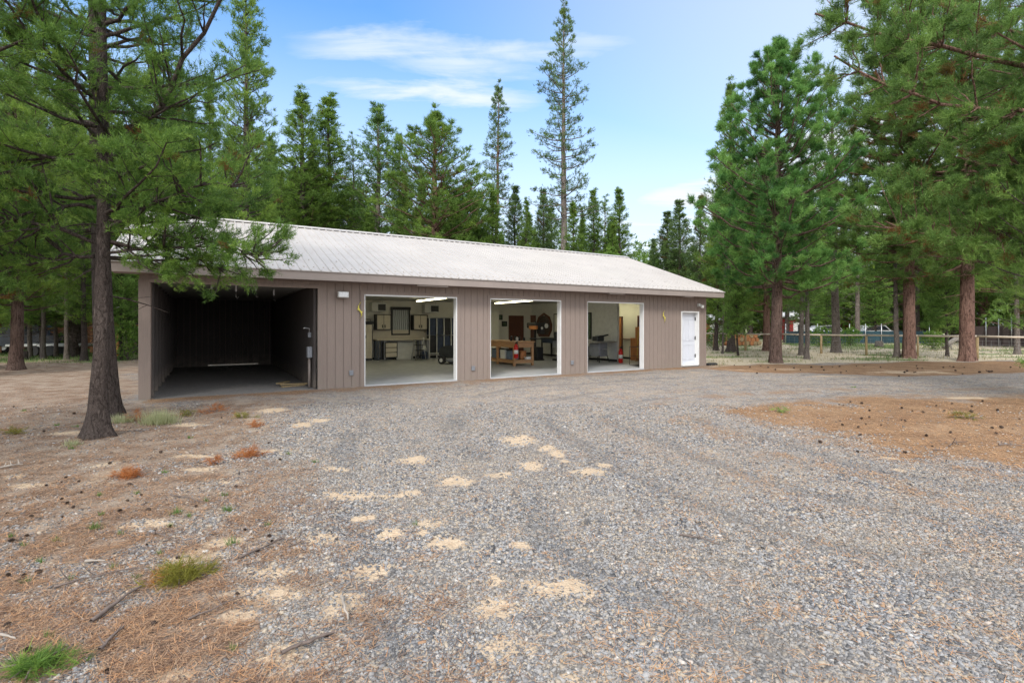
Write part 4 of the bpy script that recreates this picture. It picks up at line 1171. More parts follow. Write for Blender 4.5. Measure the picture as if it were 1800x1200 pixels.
    # bare dead snags under the crown
    for b in range(bare):
        z = rng.uniform(cb*.45, cb*1.15) if cb > 1 else rng.uniform(.5, 1.2)
        az = rng.uniform(0, 2*PI); L = rng.uniform(.25, .28*R+.5)
        o = axis(z); h = np.array([math.cos(az), math.sin(az), rng.uniform(-.35, .25)])
        pts = o + h*(np.linspace(0, L, 4))[:, None] + np.array([0, 0, 1.])*(-.15*np.linspace(0, 1, 4)**2)[:, None]
        wd.tube(pts, np.linspace(.013, .004, 4)*(1+r0), 4)
        for q in range(3):
            e = pts[2] + rng.normal(0, .18, 3); wd.tube([pts[1+q % 2], e], [.006, .003], 3)
    P_ = np.array(P); D_ = np.array(D); T_ = np.array(TN)
    dd = rng.random(len(P_)) < dead
    if dead: # dead tufts come in small clumps
        c = P_[rng.integers(0, len(P_), max(1, int(len(P_)*dead/25)))]
        for q in c: dd |= np.linalg.norm(P_-q, axis=1) < .22+.02*R
    T_ = np.where(dd, .97, T_)
    n0 = len(P_)
    jz = (.3 + .7*np.clip((H*.99-P_[:, 2])/2.6, 0, 1))[:, None, None]
    P_ = np.repeat(P_, mult, 0) + (np.concatenate([np.zeros((n0, 1, 3)), rng.normal(0, js, (n0, mult-1, 3))*[1, 1, .7]], 1)*jz).reshape(-1, 3)
    D_ = np.repeat(D_, mult, 0) + rng.normal(0, .35, (n0*mult, 3)); D_[:, 2] += .1; D_ /= np.linalg.norm(D_, axis=1, keepdims=True)
    T_ = np.repeat(T_, mult); T_ = np.where(T_ > .94, T_, np.clip(T_ + rng.normal(0, .08, n0*mult), 0, .93))
    cm = tufts_mesh('crown', rng, P_, D_, k, nl, nw, tl, T_, spread, .14)
    print('tree', seed, 'tufts', len(P_), 'tris', len(P_)*k, 'wood', wd.n)
    return wd.mesh('trunk'), cm, M[bark], M[fol]

def place_tree(spec, name, label, loc, rz=0.0, group=None, scale=1.0):
    tm, cm, bm_, fm = spec
    t = thing(name, label, 'tree', (loc[0], loc[1], gz(loc[0], loc[1])-.02), rz, group, 1.0)
    t.scale = scale if hasattr(scale, '__len__') else (scale,)*3
    if loc[1] > 26: q = math.sin(loc[0]*7.3)*.5; t.rotation_euler = (.022*q, .03*math.cos(loc[1]*5.1), rz)
    for nm, me, mt in (('trunk', tm, bm_), ('crown', cm, fm)):
        if not me.materials: me.materials.append(mt)
        link(nm, me, None, t)
    return t

cone_sh = lambda f: (1-f)**.85*(.55+.45*min(1, f*6+.45))
lodge_sh = lambda f: (.45+.55*min(1, f*2.2))*(1-f)**.8*(1+.15*math.sin(f*31)) + .03
pond_sh = lambda f: (.8+.2*min(1, f*4))*(1-f**2.2)**.8 + .02
tall_sh = lambda f: (.6+.4*math.sin(f*19)*.6)*(1-f)**.45 + .05
bushy_sh = lambda f: math.sin(PI*min(1, .25+f*.78))**.7

# two trees at the left front
A = G(172, 768)
fork = [(.0, 0, 3.82), (.35, -.05, 4.15), (.71, -.1, 4.5), (1.13, -.2, 4.8), (1.45, -.3, 5.38), (2.1, -.4, 6.1), (2.7, -.5, 6.9)]
lowr = [(.0, 0, 3.0), (.5, -.1, 3.12), (1.1, -.2, 3.4), (1.7, -.3, 3.55), (2.3, -.4, 3.5)]
lowr3 = [(.0, 0, 2.95), (.7, .1, 2.98), (1.3, .2, 2.9), (1.9, .2, 2.75), (2.35, .1, 2.5)]
lowr4 = [(.0, 0, 2.6), (.5, .3, 2.62), (1.0, .5, 2.6), (1.5, .5, 2.5), (1.9, .5, 2.35)]
lowr2 = [(.05, 0, 2.65), (.6, .1, 2.75), (1.2, .1, 2.75), (1.8, .2, 2.7), (2.3, .2, 2.65)]
lefl = [(-.05, 0, 2.8), (-.5, -.5, 3.0), (-1.0, -.9, 3.0), (-1.5, -1.3, 3.1)]
lowl = [(-.05, 0, 2.6), (-.5, -.1, 2.55), (-1.1, -.1, 2.45), (-1.7, -.2, 2.25)]
lowl2 = [(-.05, 0, 3.3), (-.5, -.3, 3.2), (-1.0, -.5, 2.9), (-1.5, -.8, 2.6)]
tA = make_tree(11, 11.5, .103, 2.75, 2.35, lambda f: (.95-.45*f), 78, mult=7, js=.045, tl=.11, k=15, nl=.064, nw=.0075, elev=(-.1, .55), upturn=.28, twig=.17, twl=.36,
               step=.105, start=.22, dead=.014, bare=5, fol='fol_near', extra=[(fork, .05, 1.2, 28), (lowr, .028, .85, 24), (lowr2, .024, .85, 24), (lowr3, .026, .85, 26), (lowr4, .022, .7, 18), (lefl, .03, .9, 20), (lowl, .028, .9, 24), (lowl2, .028, .9, 22)],
               sub=1, flare=1.2, ksides=22, topcut=9.5, lean=(.012, 0))
place_tree(tA, 'pine_tree', 'nearest left pine, dark trunk with a big limb rising right over the garage roof', A, 0)
A2 = G(190, 729)
tA2 = make_tree(12, 10.5, .17, 3.0, 2.0, lambda f: .9-.4*f, 70, mult=5, js=.09, tl=.14, k=16, nl=.07, nw=.009, elev=(-.1, .5), upturn=.25, twig=.24, twl=.36, step=.13,
                dead=.01, bare=4, fol='fol_lodge', flare=.55, ksides=22, topcut=8.5, lean=(-.03, .0))
place_tree(tA2, 'pine_tree', 'slightly leaning pine whose trunk shows just behind the nearest left pine', A2, 1.0)
# near boughs at the left edge: a tree standing just outside the frame
tL = make_tree(14, 10, .17, 1.9, 2.6, lambda f: .95-.4*f, 80, mult=5, js=.06, tl=.13, k=17, nl=.085, nw=.0075, elev=(-.05, .4), upturn=.2, twig=.2, twl=.36, step=.14,
               dead=.02, bare=10, fol='fol_near', sub=1, ksides=16, topcut=6.6)
place_tree(tL, 'pine_tree', 'pine at the left edge whose green boughs reach in from outside the frame', (-8.05, 5.9), .3)

# prototypes for the rest
P_ = {}
P_['lodge1'] = make_tree(21, 14, .17, 2.2, 1.55, lodge_sh, 170, mult=5, js=.11, k=11, nl=.12, nw=.02, twig=.24, step=.14, tl=.18, bare=14, fol='fol_lodge', bark='bark_grey', upturn=.35, dens=.9)
P_['lodge2'] = make_tree(22, 13, .15, 1.6, 1.35, cone_sh, 180, mult=5, js=.11, k=11, nl=.12, nw=.02, twig=.22, step=.14, tl=.18, bare=12, fol='fol_lodge', bark='bark_grey', upturn=.35)
P_['lodge3'] = make_tree(23, 13, .15, 3.2, 1.5, lodge_sh, 130, mult=5, js=.12, k=11, nl=.12, nw=.019, twig=.3, step=.17, tl=.18, bare=22, fol='fol_olive', bark='bark_pale', dens=.8, upturn=.4)
P_['bushy'] = make_tree(24, 8, .1, 1.8, 1.6, bushy_sh, 150, mult=5, js=.12, k=11, nl=.12, nw=.02, twig=.26, step=.15, tl=.18, bare=8, fol='fol_bright', bark='bark_grey')
P_['pond1'] = make_tree(25, 15, .3, 2.6, 2.9, pond_sh, 170, mult=4, js=.13, k=13, nl=.2, nw=.022, twig=.34, step=.24, tl=.2, bare=8, fol='fol_lodge', bark='bark_red', spread=(.4, 1.25), twl=.34, dead=.01)
P_['dark'] = make_tree(26, 13, .17, 1.4, 1.7, cone_sh, 170, mult=5, js=.13, k=10, nl=.14, nw=.025, twig=.26, step=.17, tl=.2, bare=8, fol='fol_dark', bark='bark_grey')
P_['sparse'] = make_tree(27, 12, .11, 3.4, .95, lambda f: .5+.5*(1-f), 90, mult=4, js=.1, k=8, nl=.1, nw=.02, twig=.26, step=.2, tl=.16, bare=26, fol='fol_olive', bark='bark_pale', dens=.6)
P_['talltop'] = make_tree(28, 21, .26, 7.5, 2.1, lambda f: (.75+.35*math.sin(f*23))*(1-f)**.55+.12, 125, mult=5, js=.12, k=11, nl=.12, nw=.02, twig=.28, step=.16, tl=.17, bare=40, fol='fol_dark', bark='bark_pale', upturn=.28, elev=(-.2, .5), dens=.85, dead=0, topcut=None)
P_['tallmid'] = make_tree(29, 17, .2, 8.6, 1.35, lambda f: (.7+.3*math.sin(f*17))*(1-f)**.5+.1, 95, mult=5, js=.12, k=11, nl=.12, nw=.02, twig=.26, step=.15, tl=.17, bare=30, fol='fol_dark', bark='bark_red', upturn=.25, elev=(-.25, .5), dead=0)

_a = P_['pond1'][0].copy(); P_['pond2'] = (_a, P_['pond1'][1], M['bark_brown'], P_['pond1'][3])
# blue-green ponderosa by the garage
R1 = make_tree(31, 13.7, .245, 3.1, 3.45, lambda f: (.78+.22*min(1, f*5))*(1-f)**.68*(1+.12*math.sin(f*40))+.03, 185, mult=9, js=.06, k=19, nl=.16, nw=.0145, twig=.36, step=.24, tl=.22, bare=10, fol='fol_blue',
               bark='bark_brown', spread=(.2, 1.45), twl=.34, elev=(-.3, .9), upturn=.4, dead=.0012, sub=0, ksides=22, flare=.25, tipbias=.6, tvar=.3)
place_tree(R1, 'ponderosa_pine', 'full blue-green ponderosa pine right of the garage with a thick red-brown trunk', G(1363, 638), .4)
# big olive pines at right
R2 = make_tree(32, 19, .265, 4.2, 4.3, lambda f: (.75+.25*min(1, f*4))*(1-f**2)**.7+.03, 135, mult=9, js=.075, k=14, nl=.14, nw=.0165, twig=.32, step=.2, tl=.2, bare=18, fol='fol_olive',
               bark='bark_red', spread=(.35, 1.25), twl=.34, elev=(-.35, .6), upturn=.3, dead=.06, ksides=22, flare=.25)
place_tree(R2, 'ponderosa_pine', 'wide olive-green pine with a thick pinkish trunk before the rail fence', G(1598, 630), .2)
place_tree(R2, 'ponderosa_pine', 'tall olive-green pine with a red-brown trunk, rightmost of the two thick trunks', G(1700, 634), 2.6, None, (1.08, 1.08, 1.02))
# near tree just outside the right edge, its limbs cross the top right corner
limbs = [[(0, 0, 6.6), (-1.0, -.1, 7.2), (-2.2, .1, 7.5), (-3.6, .3, 8.0), (-5.2, .4, 8.4), (-6.8, .4, 8.9)],
         [(0, 0, 5.4), (-1.2, -.4, 5.7), (-2.4, -.5, 6.2), (-4.0, -.2, 6.5), (-5.4, 0, 7.0), (-6.6, 0, 7.7)],
         [(0, 0, 3.9), (-1.4, .3, 4.0), (-2.8, .4, 3.7), (-4.2, .4, 3.7), (-5.3, .2, 4.0)],
         [(0, 0, 4.7), (-1.2, -1.0, 5.0), (-2.2, -1.5, 5.2), (-3.0, -1.9, 5.6)]]
R4 = make_tree(34, 15, .4, 3.4, 3.9, lambda f: (.9-.3*f), 105, mult=8, js=.055, k=15, nl=.12, nw=.0115, twig=.27, step=.16, tl=.2, bare=10, fol='fol_olive', bark='bark_red', spread=(.35, 1.2),
               twl=.34, elev=(-.2, .5), upturn=.25, dead=.05, extra=[(l, .075-.01*i, 1.5, 64) for i, l in enumerate(limbs)], ksides=16, topcut=11.5)
place_tree(R4, 'ponderosa_pine', 'big pine just outside the right edge, its bare brown limb crossing the top right corner', (13.9, 11.6), 0)
R5 = make_tree(35, 5.6, .1, .9, 1.9, lambda f: .4+.6*math.sin(PI*min(1, .2+f*.8)), 70, mult=4, js=.1, k=20, nl=.13, nw=.009, twig=.24, step=.17, tl=.2, bare=4, fol='fol_bright', bark='bark_grey', twl=.36, dead=.01)
_t = place_tree(R5, 'pine_tree', 'bright fresh green boughs of a younger pine at the right edge', (11.6, 10.6), 1.0)
_t.scale = (.8, .8, 1.02); _t.location.z = 0

# named trees in front of, beside and behind the garage
def tx(px, Y): return ((px-900)/F*Y, Y)
def top_scale(py, Y, H): return (CH + (HOR-py)/F*Y)/H
HS = dict(pond2=15, lodge1=14, lodge2=13, lodge3=13, bushy=8, pond1=15, dark=13, sparse=12, talltop=21, tallmid=17)
def T(kind, px, topy, Y, label, wide=1.0, rz=None, name=None, group=None):
    s = top_scale(topy, Y, HS[kind])
    nm = name or ('ponderosa_pine' if kind == 'pond1' else 'pine_tree')
    return place_tree(P_[kind], nm, label, tx(px, Y), px*.7 if rz is None else rz, group, (s*wide, s*wide, s))
T('talltop', 990, -14, 37, 'very tall sparse pine rising out of the frame over the roof', .95)
T('tallmid', 870, 148, 38, 'tall pine with a bare reddish lower trunk, left of the very tall one', .95)
T('pond1', 765, 198, 34, 'broad dense dark green pine behind the roof, left of the bare-trunked pine', 1.35)
T('lodge1', 428, -60, 25, 'tall narrow pine rising out of the frame behind the left end of the roof', 1.0)
T('lodge1', 541, 162, 33, 'pointed dark green pine, left one of the close pair behind the roof', 1.7)
T('lodge2', 583, 170, 35, 'pointed dark green pine, right one of the close pair behind the roof', 1.75)
T('sparse', 626, 240, 36, 'thin see-through pine right of the pointed pair', 1.0)
T('lodge3', 661, 178, 35, 'open-branched pine with a grey trunk between the thin pine and the broad dense one', 1.6)
T('lodge3', 699, 240, 37, 'shorter open-branched pine tucked beside the broad dense one', 1.0)
T('lodge1', 496, 300, 30, 'short leafy green pine at the left of the ridge', 1.1)
T('dark', 905, 330, 42, 'dark pine behind the bare-trunked pine', 1.2)
T('dark', 958, 335, 42, 'dark short pine left of the very tall trunk', 1.1)
T('bushy', 820, 322, 36, 'round-topped green pine right of the broad dense pine', 1.0)
T('lodge1', 925, 352, 36, 'short dark pine showing between the two tall bare trunks', 1.1)
T('lodge2', 1042, 334, 44, 'small pointed pine right of the very tall one', 1.3)
T('lodge2', 1021, 376, 43, 'smallest pointed pine above the right part of the roof', .9)
T('sparse', 1067, 346, 46, 'thin dark pine between two small pointed pines', 1.4)
T('lodge2', 1089, 332, 44, 'small full pine, rightmost of the group over the right part of the roof', 1.4)
T('dark', 1195, 352, 46, 'dark pine behind the right slope of the roof', 1.5)
T('dark', 1173, 374, 48, 'smaller dark pine left of the one behind the right roof slope', 1.5)
T('dark', 1150, 420, 50, 'lowest dark treetop showing above the right roof slope', 1.2)
T('dark', 1225, 345, 40, 'dark blue-green pine standing against the large ponderosa', 1.0)
T('lodge1', 1285, 143, 31, 'dark narrow pine whose top stands out left of the large blue-green ponderosa', 1.15)
T('lodge2', 1258, 330, 33, 'leafy narrow pine touching the left side of the large ponderosa', 1.1)
T('lodge3', 1470, 120, 30, 'open olive pine between the blue-green ponderosa and the olive pines', 1.2)
# small trunks near the fence
T('lodge3', 1418, 330, 24.5, 'thin grey-trunked pine in front of the rail fence, right of the pair', 1.2, rz=.4)
T('lodge3', 1408, 300, 27.5, 'thin pine just left of and behind another thin trunk by the fence', 1.1, rz=2.0)
T('sparse', 1577, 250, 25.3, 'thin dark trunk leaning beside the thick pinkish trunk', 1.2)
T('bushy', 1665, 430, 27.0, 'small bushy pine between the two thick trunks', 1.0)
T('lodge3', 1788, 330, 28.5, 'slim pine beyond the fence at the right edge', 1.3)
T('bushy', 1297, 470, 27.0, 'small leafy tree between the garage and the large ponderosa', .9)
T('sparse', 1270, 430, 29, 'thin stem beside the garage corner', 1.0)
T('pond1', 1286, 260, 34, 'orange-trunked pine seen past the right corner of the garage', .8)
T('pond1', 1348, 240, 32, 'brown trunk half hidden behind the large ponderosa trunk', .85)
# left
T('pond2', 28, 40, 18.4, 'thick dark trunk with a flared base at the far left', .8, rz=1.0)
T('lodge3', 76, 330, 24.5, 'slim dark trunk in the trees left of the carport, third from the left edge', 1.1)
T('lodge3', 53, 300, 25.5, 'slim dark trunk next to the thick far-left pine', 1.0)
T('lodge3', 117, 330, 24, 'slim dark trunk midway between the far-left pine and the nearest pine', 1.1)
T('lodge3', 99, 340, 26.5, 'thin trunk behind the slim trunks at the left', 1.0)
T('lodge1', 148, 240, 23, 'grey trunk showing just left of the nearest pine', 1.0)
T('bushy', 213, 440, 24, 'small leafy tree by the orange wooden gate posts', 1.0)
T('lodge3', 222, 300, 27, 'slim pine between the gate posts and the carport', 1.1)
# dense forest fill
rng = np.random.default_rng(77)
kinds = ['lodge1', 'lodge2', 'lodge3', 'dark', 'bushy', 'pond1', 'sparse']
cnt = 0
def fill(n, pxr, Yr, topf, label, group, ks, wide=(.95, 1.35)):
    global cnt
    for i in range(n):
        Y = rng.uniform(*Yr); px = rng.uniform(*pxr)
        x, y = tx(px, Y); u, v = to_uv(x, y)
        if -1.5 < u < BL+1.5 and -6 < v < BD+1.8: continue
        kd = ks[int(rng.integers(len(ks)))]
        tp = topf(px) + rng.uniform(-45, 55)
        s = top_scale(tp, Y, HS[kd])
        s = min(s, 1.35)
        if kd == 'bushy': s = min(s, .85)
        w = rng.uniform(*wide)
        place_tree(P_[kd], 'pine_tree', label, (x, y), rng.uniform(0, 6.28), group, (s*w, s*w, s))
        cnt += 1
lt = lambda px: np.interp(px, [0, 300, 420, 520, 640, 800, 930, 1000, 1110, 1150, 1230, 1300, 1500, 1800], [90, 120, 230, 300, 320, 345, 390, 425, 425, 445, 425, 330, 250, 230])
fill(34, (-40, 430), (25, 46), lt, 'one of the many slender pines in the woods left of the garage', 'pines in the woods left of the garage', ['lodge1', 'lodge2', 'lodge3', 'bushy', 'lodge3'])
fill(14, (-200, -20), (14, 30), lt, 'one of the many slender pines in the woods left of the garage', 'pines in the woods left of the garage', ['lodge1', 'lodge3', 'bushy'])
fill(34, (440, 940), (33, 56), lt, 'one of the green pines filling the woods behind the garage roof', 'pines behind the garage', ['lodge1', 'lodge2', 'lodge3', 'bushy', 'pond1'], (1.1, 1.8))
fill(14, (930, 1240), (42, 60), lt, 'one of the small dark pines far behind the right half of the roof', 'far pines behind the right half of the roof', ['lodge1', 'dark', 'lodge3'], (1.1, 1.7))
fill(24, (1240, 1830), (46, 74), lt, 'one of the pines in the woods beyond the rail fence', 'pines beyond the rail fence', ['lodge1', 'lodge3', 'bushy', 'bushy', 'pond1', 'dark'])
fill(6, (1830, 2100), (28, 44), lambda p: 60, 'one of the pines in the woods beyond the rail fence', 'pines beyond the rail fence', ['pond1', 'lodge1'])
fill(20, (1240, 1830), (48, 70), lambda p: 500, 'one of the small leafy young pines under the woods beyond the rail fence', 'young pines beyond the rail fence', ['bushy'], (1.1, 1.6))
fill(26, (-60, 240), (30, 48), lambda p: 490, 'one of the small leafy young pines in the woods left of the garage', 'young pines left of the garage', ['bushy'], (1.1, 1.6))
fill(22, (450, 1130), (30, 52), lambda p: 395, 'one of the low leafy pines just behind the garage roof', 'low pines behind the garage roof', ['bushy', 'lodge2'], (1.1, 1.5))
print('filled', cnt)
# far woods closing the horizon: one mass of foliage and stems
def far_woods():
    r = np.random.default_rng(99)
    n = 90000
    th = r.uniform(-math.radians(58), math.radians(58), n); R_ = r.uniform(66, 95, n)
    top = 5.5 + 5.5*vnoise(np.degrees(th)*1.3, R_*.0, 5) + 2*vnoise(np.degrees(th)*6, R_*0, 8)
    gap = (np.degrees(th) > 3) & (np.degrees(th) < 22); top = np.where(gap, top*.9, top)
    z = top*r.random(n)**.8*1.15 + .2
    P = np.stack([R_*np.sin(th), R_*np.cos(th), z], 1); D = r.normal(0, 1, (n, 3)); D[:, 2] += .5; D /= np.linalg.norm(D, axis=1, keepdims=True)
    tone = np.clip(.45 + .5*(vnoise(np.degrees(th)*2.5, z*.8, 3)-.5) + r.normal(0, .1, n), 0, .9)
    me = tufts_mesh('far_woods', r, P, D, 7, .5, .12, .4, tone, (.3, 1.4))
    tag(link('far_woods', me, M['fol_lodge']), 'far-off dark pine woods closing the view on every side', 'woods', None, 'stuff')
far_woods()
# ------------------------------------------------------------------ rail fence and what stands beyond it
fd = (-.6, .8)
f0 = (21.8-fd[0]*12, 24.0-fd[1]*12)
fr = thing('rail_fence', 'weathered wooden rail fence with wire mesh across the right background', 'fence', (0, 0, 0))
spc = 2.25; posts = []
off = 12 % spc
k = 0
while True:
    s = off + k*spc
    if s > 44: break
    posts.append((f0[0]+fd[0]*s, f0[1]+fd[1]*s)); k += 1
for i, (x, y) in enumerate(posts):
    z0 = gz(x, y)
    m = MB(); rr = .055+.012*math.sin(i*2.7); m.tube([(x+.01*math.sin(i), y, z0-.05), (x, y, z0+.6), (x-.01*math.cos(i*2), y, z0+1.02)], [rr*1.1, rr, rr*.95], 9)
    m.build('post', M['post'], fr)
m = MB()
for i in range(len(posts)-1):
    (x0, y0), (x1, y1) = posts[i], posts[i+1]
    z0, z1 = gz(x0, y0)+1.07+.015*math.sin(i*3.1), gz(x1, y1)+1.07+.015*math.sin(i*3.1+3.1)
    m.tube([(x0, y0, z0), ((x0+x1)/2, (y0+y1)/2, (z0+z1)/2-.012), (x1, y1, z1)], .048, 8)
m.build('rail', M['rail'], fr)
m = MB()
(xa, ya), (xb, yb) = posts[0], posts[-1]
for z in (.16, .3, .44, .58, .72, .88): m.tube([(xa, ya-.06, z), (xb, yb-.06, z)], .004, 3)
L_ = math.hypot(xb-xa, yb-ya); q = 0
while q < L_:
    x, y = xa+(xb-xa)*q/L_, ya+(yb-ya)*q/L_-.06; m.tube([(x, y, .1), (x, y, .9)], .0035, 3); q += .3
m.build('wire_mesh', M['wire'], fr)
# teal windscreen fence
def at(px, Y): return ((px-900)/F*Y, Y)
def screen(name, label, x0, y0, x1, y1, h, mat, ph, sag):
    t_ = thing(name, label, 'fence', (0, 0, 0)); m = MB(); n = 40
    dx, dy = (x1-x0), (y1-y0); L = math.hypot(dx, dy); nx, ny = -dy/L, dx/L
    vs = []
    for i in range(n+1):
        q = i/n; w = .05*math.sin(q*60)+.03*math.sin(q*143+1); hh = h - sag*abs(math.sin(q*PI*9))
        for dd in (0, .02):
            for z in (.04, hh): vs.append((x0+dx*q+nx*(w+dd), y0+dy*q+ny*(w+dd), z))
    fs = []
    for i in range(n):
        a = i*4; b = a+4; fs += [(a, b, b+1, a+1), (a+2, a+3, b+3, b+2), (a+1, b+1, b+3, a+3)]
    m.add(vs, fs); m.build('screen', M[mat], t_)
    for i in range(10):
        q = i/9; p = MB(); p.tube([(x0+dx*q-nx*.1, y0+dy*q-ny*.1, -.05), (x0+dx*q-nx*.1, y0+dy*q-ny*.1, ph)], .035, 7); p.build('post', M['steel'], t_)
screen('screened_fence', 'teal fabric-screened chain-link fence beyond the rail fence', *at(1380, 45), *at(1632, 45), 1.15, 'teal_screen', 1.75, .06)
screen('board_fence', 'dark brown boarded fence at the far right beyond the rail fence', *at(1690, 40), *at(1900, 36), 1.55, 'brown_screen', 2.2, .0)
# red barn and a low red shed
def shed(px0, px1, Y, h, name, label, roof_h=.9, D=6.0, rot=.08):
    x0, x1 = at(px0, Y)[0], at(px1, Y)[0]; w = x1-x0
    t_ = thing(name, label, 'shed', (x0, Y, 0), rot)
    m = MB(); m.box(0, w, 0, D, -.1, h); m.prism([(0, h), (w, h), (w, h+.01), (0, h+.01)], 0, D); m.build('wall', M['barn_red'], t_)
    m = MB()
    for s_ in (0, 1):
        ya, yb = (-.3, D/2) if not s_ else (D+.3, D/2)
        v = [(-.3, ya, h), (w+.3, ya, h), (w+.3, yb, h+roof_h), (-.3, yb, h+roof_h)]
        m.add(v+[(a, b, c+.08) for a, b, c in v], [(0, 3, 2, 1), (4, 5, 6, 7), (0, 1, 5, 4), (1, 2, 6, 5), (2, 3, 7, 6), (3, 0, 4, 7)])
    m.build('roof', M['roof_white'], t_)
    m = MB(); m.box(w*.4, w*.4+1.0, -.04, -.002, 0, 2.0); m.box(w*.7, w*.7+.8, -.04, -.002, 1.0, 1.7); m.build('door', M['white'], t_)
shed(1384, 1410, 56, 2.3, 'red_shed', 'small red shed with a pale roof behind the teal screen', .8, 4, .0)
shed(1500, 1600, 62, 2.2, 'red_barn', 'long red barn with a white metal roof behind the teal screen', 1.0, 7, -.1)
shed(1235, 1268, 52, 2.1, 'red_stable', 'low red outbuilding showing just right of the garage corner', .6, 5, .1)
def pickup(px, Y, rz, mat, label, name='parked_car'):
    c = thing(name, label, 'car', (*at(px, Y), 0), rz)
    m = MB()
    m.prism([(-2.3, .45), (-2.35, .8), (-2.2, .98), (-1.25, 1.05), (-.75, 1.55), (-.4, 1.62), (.9, 1.62), (1.5, 1.1), (2.2, 1.02), (2.32, .75), (2.3, .45)], -.88, .88)
    m.build('body', M[mat], c)
    m = MB(); m.prism([(-1.12, 1.1), (-.72, 1.5), (-.4, 1.56), (.86, 1.56), (1.36, 1.12)], -.895, .895); m.build('window', M['glass_dark'], c)
    for x in (-1.45, 1.45):
        for y in (-.8, .8):
            m = MB(); m.tube([(x, y-.1, .34), (x, y+.1, .34)], .34, 18); w_ = m.build('wheel', M['rubber'], c)
            m = MB(); m.tube([(x, y-.11, .34), (x, y+.11, .34)], .19, 12); m.build('rim', M['steel'], w_)
    for y in (-.6, .6):
        m = MB(); m.box(-2.37, -2.3, y-.17, y+.17, .72, .86, bev=.02); m.build('headlight', M['label_white'], c)
pickup(1448, 53, .1, 'car_white', 'white car parked behind the teal screen, left of the barn')
pickup(1530, 53, .0, 'car_white', 'white car parked behind the teal screen, in front of the barn')
pickup(38, 29.5, .15, 'car_dark', 'dark car parked by the brown cabin at the far left')
# cabin at the left
cb_ = thing('cabin', 'orange-brown board cabin with a pale roof in the trees at the far left', 'cabin', (*at(-60, 33), 0), .12)
m = MB()
for k in range(11): m.box(0, 8.6, 0, 5, .05+k*.22, .25+k*.22)
m.build('wall', M['cabin_log'], cb_)
m = MB()
for (ya, yb) in ((-.6, 2.5), (5.6, 2.5)):
    v = [(-.5, ya, 2.5), (9.1, ya, 2.5), (9.1, yb, 3.5), (-.5, yb, 3.5)]; m.add(v+[(a, b, c+.1) for a, b, c in v], [(0, 3, 2, 1), (4, 5, 6, 7), (0, 1, 5, 4), (1, 2, 6, 5), (2, 3, 7, 6), (3, 0, 4, 7)])
m.build('roof', M['roof_white'], cb_)
for k in range(5):
    m = MB(); m.box(.8+k*1.7, 1.5+k*1.7, -.04, -.002, 1.0, 1.9); m.build('window', M['glass_dark'], cb_)
for k in range(6):
    m = MB(); m.box(.0+k*1.7, .14+k*1.7, -.75, -.6, 0, 2.5); m.build('porch_post', M['wood_or'], cb_)
# ranch fence left with orange gate posts
gt = thing('wooden_gate', 'orange-stained wooden gateway with tall posts and a diagonal brace left of the carport', 'gate', (0, 0, 0))
for px in (198, 207):
    x, y = at(px, 27.0); m = MB(); m.box(x-.1, x+.1, y-.1, y+.1, -.05, 1.75, bev=.015); m.build('post', M['wood_or'], gt)
x, y = at(207, 27); x2 = at(243, 25.5)
m = MB(); m.tube([(x, y-.05, .12), (x2[0], x2[1], .75)], .06, 6); m.build('brace', M['post'], gt)
x3 = at(150, 28)
m = MB(); 
for z in (.5, 1.0, 1.55): m.tube([(x3[0], x3[1], z), (x-.3, y, z)], .05, 6)
for z in (1.6,): m.tube([(x, y, z), (at(250, 27)[0], 27, z)], .035, 6)
m.build('rail', M['wood_or'], gt)
lf = thing('ranch_fence', 'low brown board fence running through the trees on the left', 'fence', (0, 0, 0))
for i in range(7):
    x, y = at(-30+i*32, 30); m = MB(); m.box(x-.07, x+.07, y-.07, y+.07, -.05, 1.5); m.build('post', M['wood_or'], lf)
(xa, ya), (xb, yb) = at(-40, 30), at(165, 30)
m = MB()
for z in (.95, 1.2, 1.42): m.box(xa, xb, ya-.1, ya-.07, z-.07, z+.07)
m.build('rail', M['cabin_log'], lf)
tr_ = thing('flat_trailer', 'pale low flat trailer among the trees left of the nearest pine', 'trailer', (*at(98, 27.5), 0), .05)
m = MB(); m.box(-1.9, 1.9, -.8, .8, .5, .62, bev=.02); m.tube([(1.9, 0, .56), (2.9, 0, .5)], .04); m.build('bed', M['white_dull'], tr_)
for x in (-.4, .4):
    for y in (-.85, .85):
        m = MB(); m.tube([(x, y-.08, .28), (x, y+.08, .28)], .28, 14); m.build('wheel', M['rubber'], tr_)
# stumps, logs, woodpile
def stump(px, py, h, r, label, mat='bark_grey'):
    x, y = G(px, py); m = MB(); m.lathe([(r*1.35, 0), (r*1.05, h*.3), (r, h*.9), (r*.9, h), (r*.1, h*1.02)], 12)
    ob = m.build('tree_stump', M[mat], None, (x, y, gz(x, y)-.02)); tag(ob, label, 'stump')
stump(44, 632, .42, .11, 'short dark stump beside the thick far-left pine')
stump(1545, 610, .45, .25, 'grey weathered stump beyond the rail fence', 'bark_pale')
stump(1190, 612, .4, .2, 'small stump hidden at the edge of the woods') if False else None
dg = thing('driftwood_log', 'bleached forked log propped behind the rightmost thick trunk', 'log', (*G(1677, 614), 0))
m = MB(); m.tube([(-.7, 0, .1), (-.3, 0, .45), (.3, 0, .8), (.9, .1, 1.25)], [.13, .15, .14, .08], 9); m.build('log', M['dead_wood'], dg)
for (a, b) in (((-.3, 0, .45), (-.4, -.3, .0)), ((.2, 0, .75), (.4, -.4, .0)), ((.0, 0, .6), (-.1, .4, .05)), ((.5, .0, .95), (.9, .4, .0))):
    m = MB(); m.tube([a, b], [.07, .04], 7); m.build('branch', M['dead_wood'], dg)
wp = thing('woodpile', 'pile of cut orange-brown firewood rounds beside the garage corner fence', 'woodpile', (*G(1306, 607), 0), .3)
rr = random.Random(4)
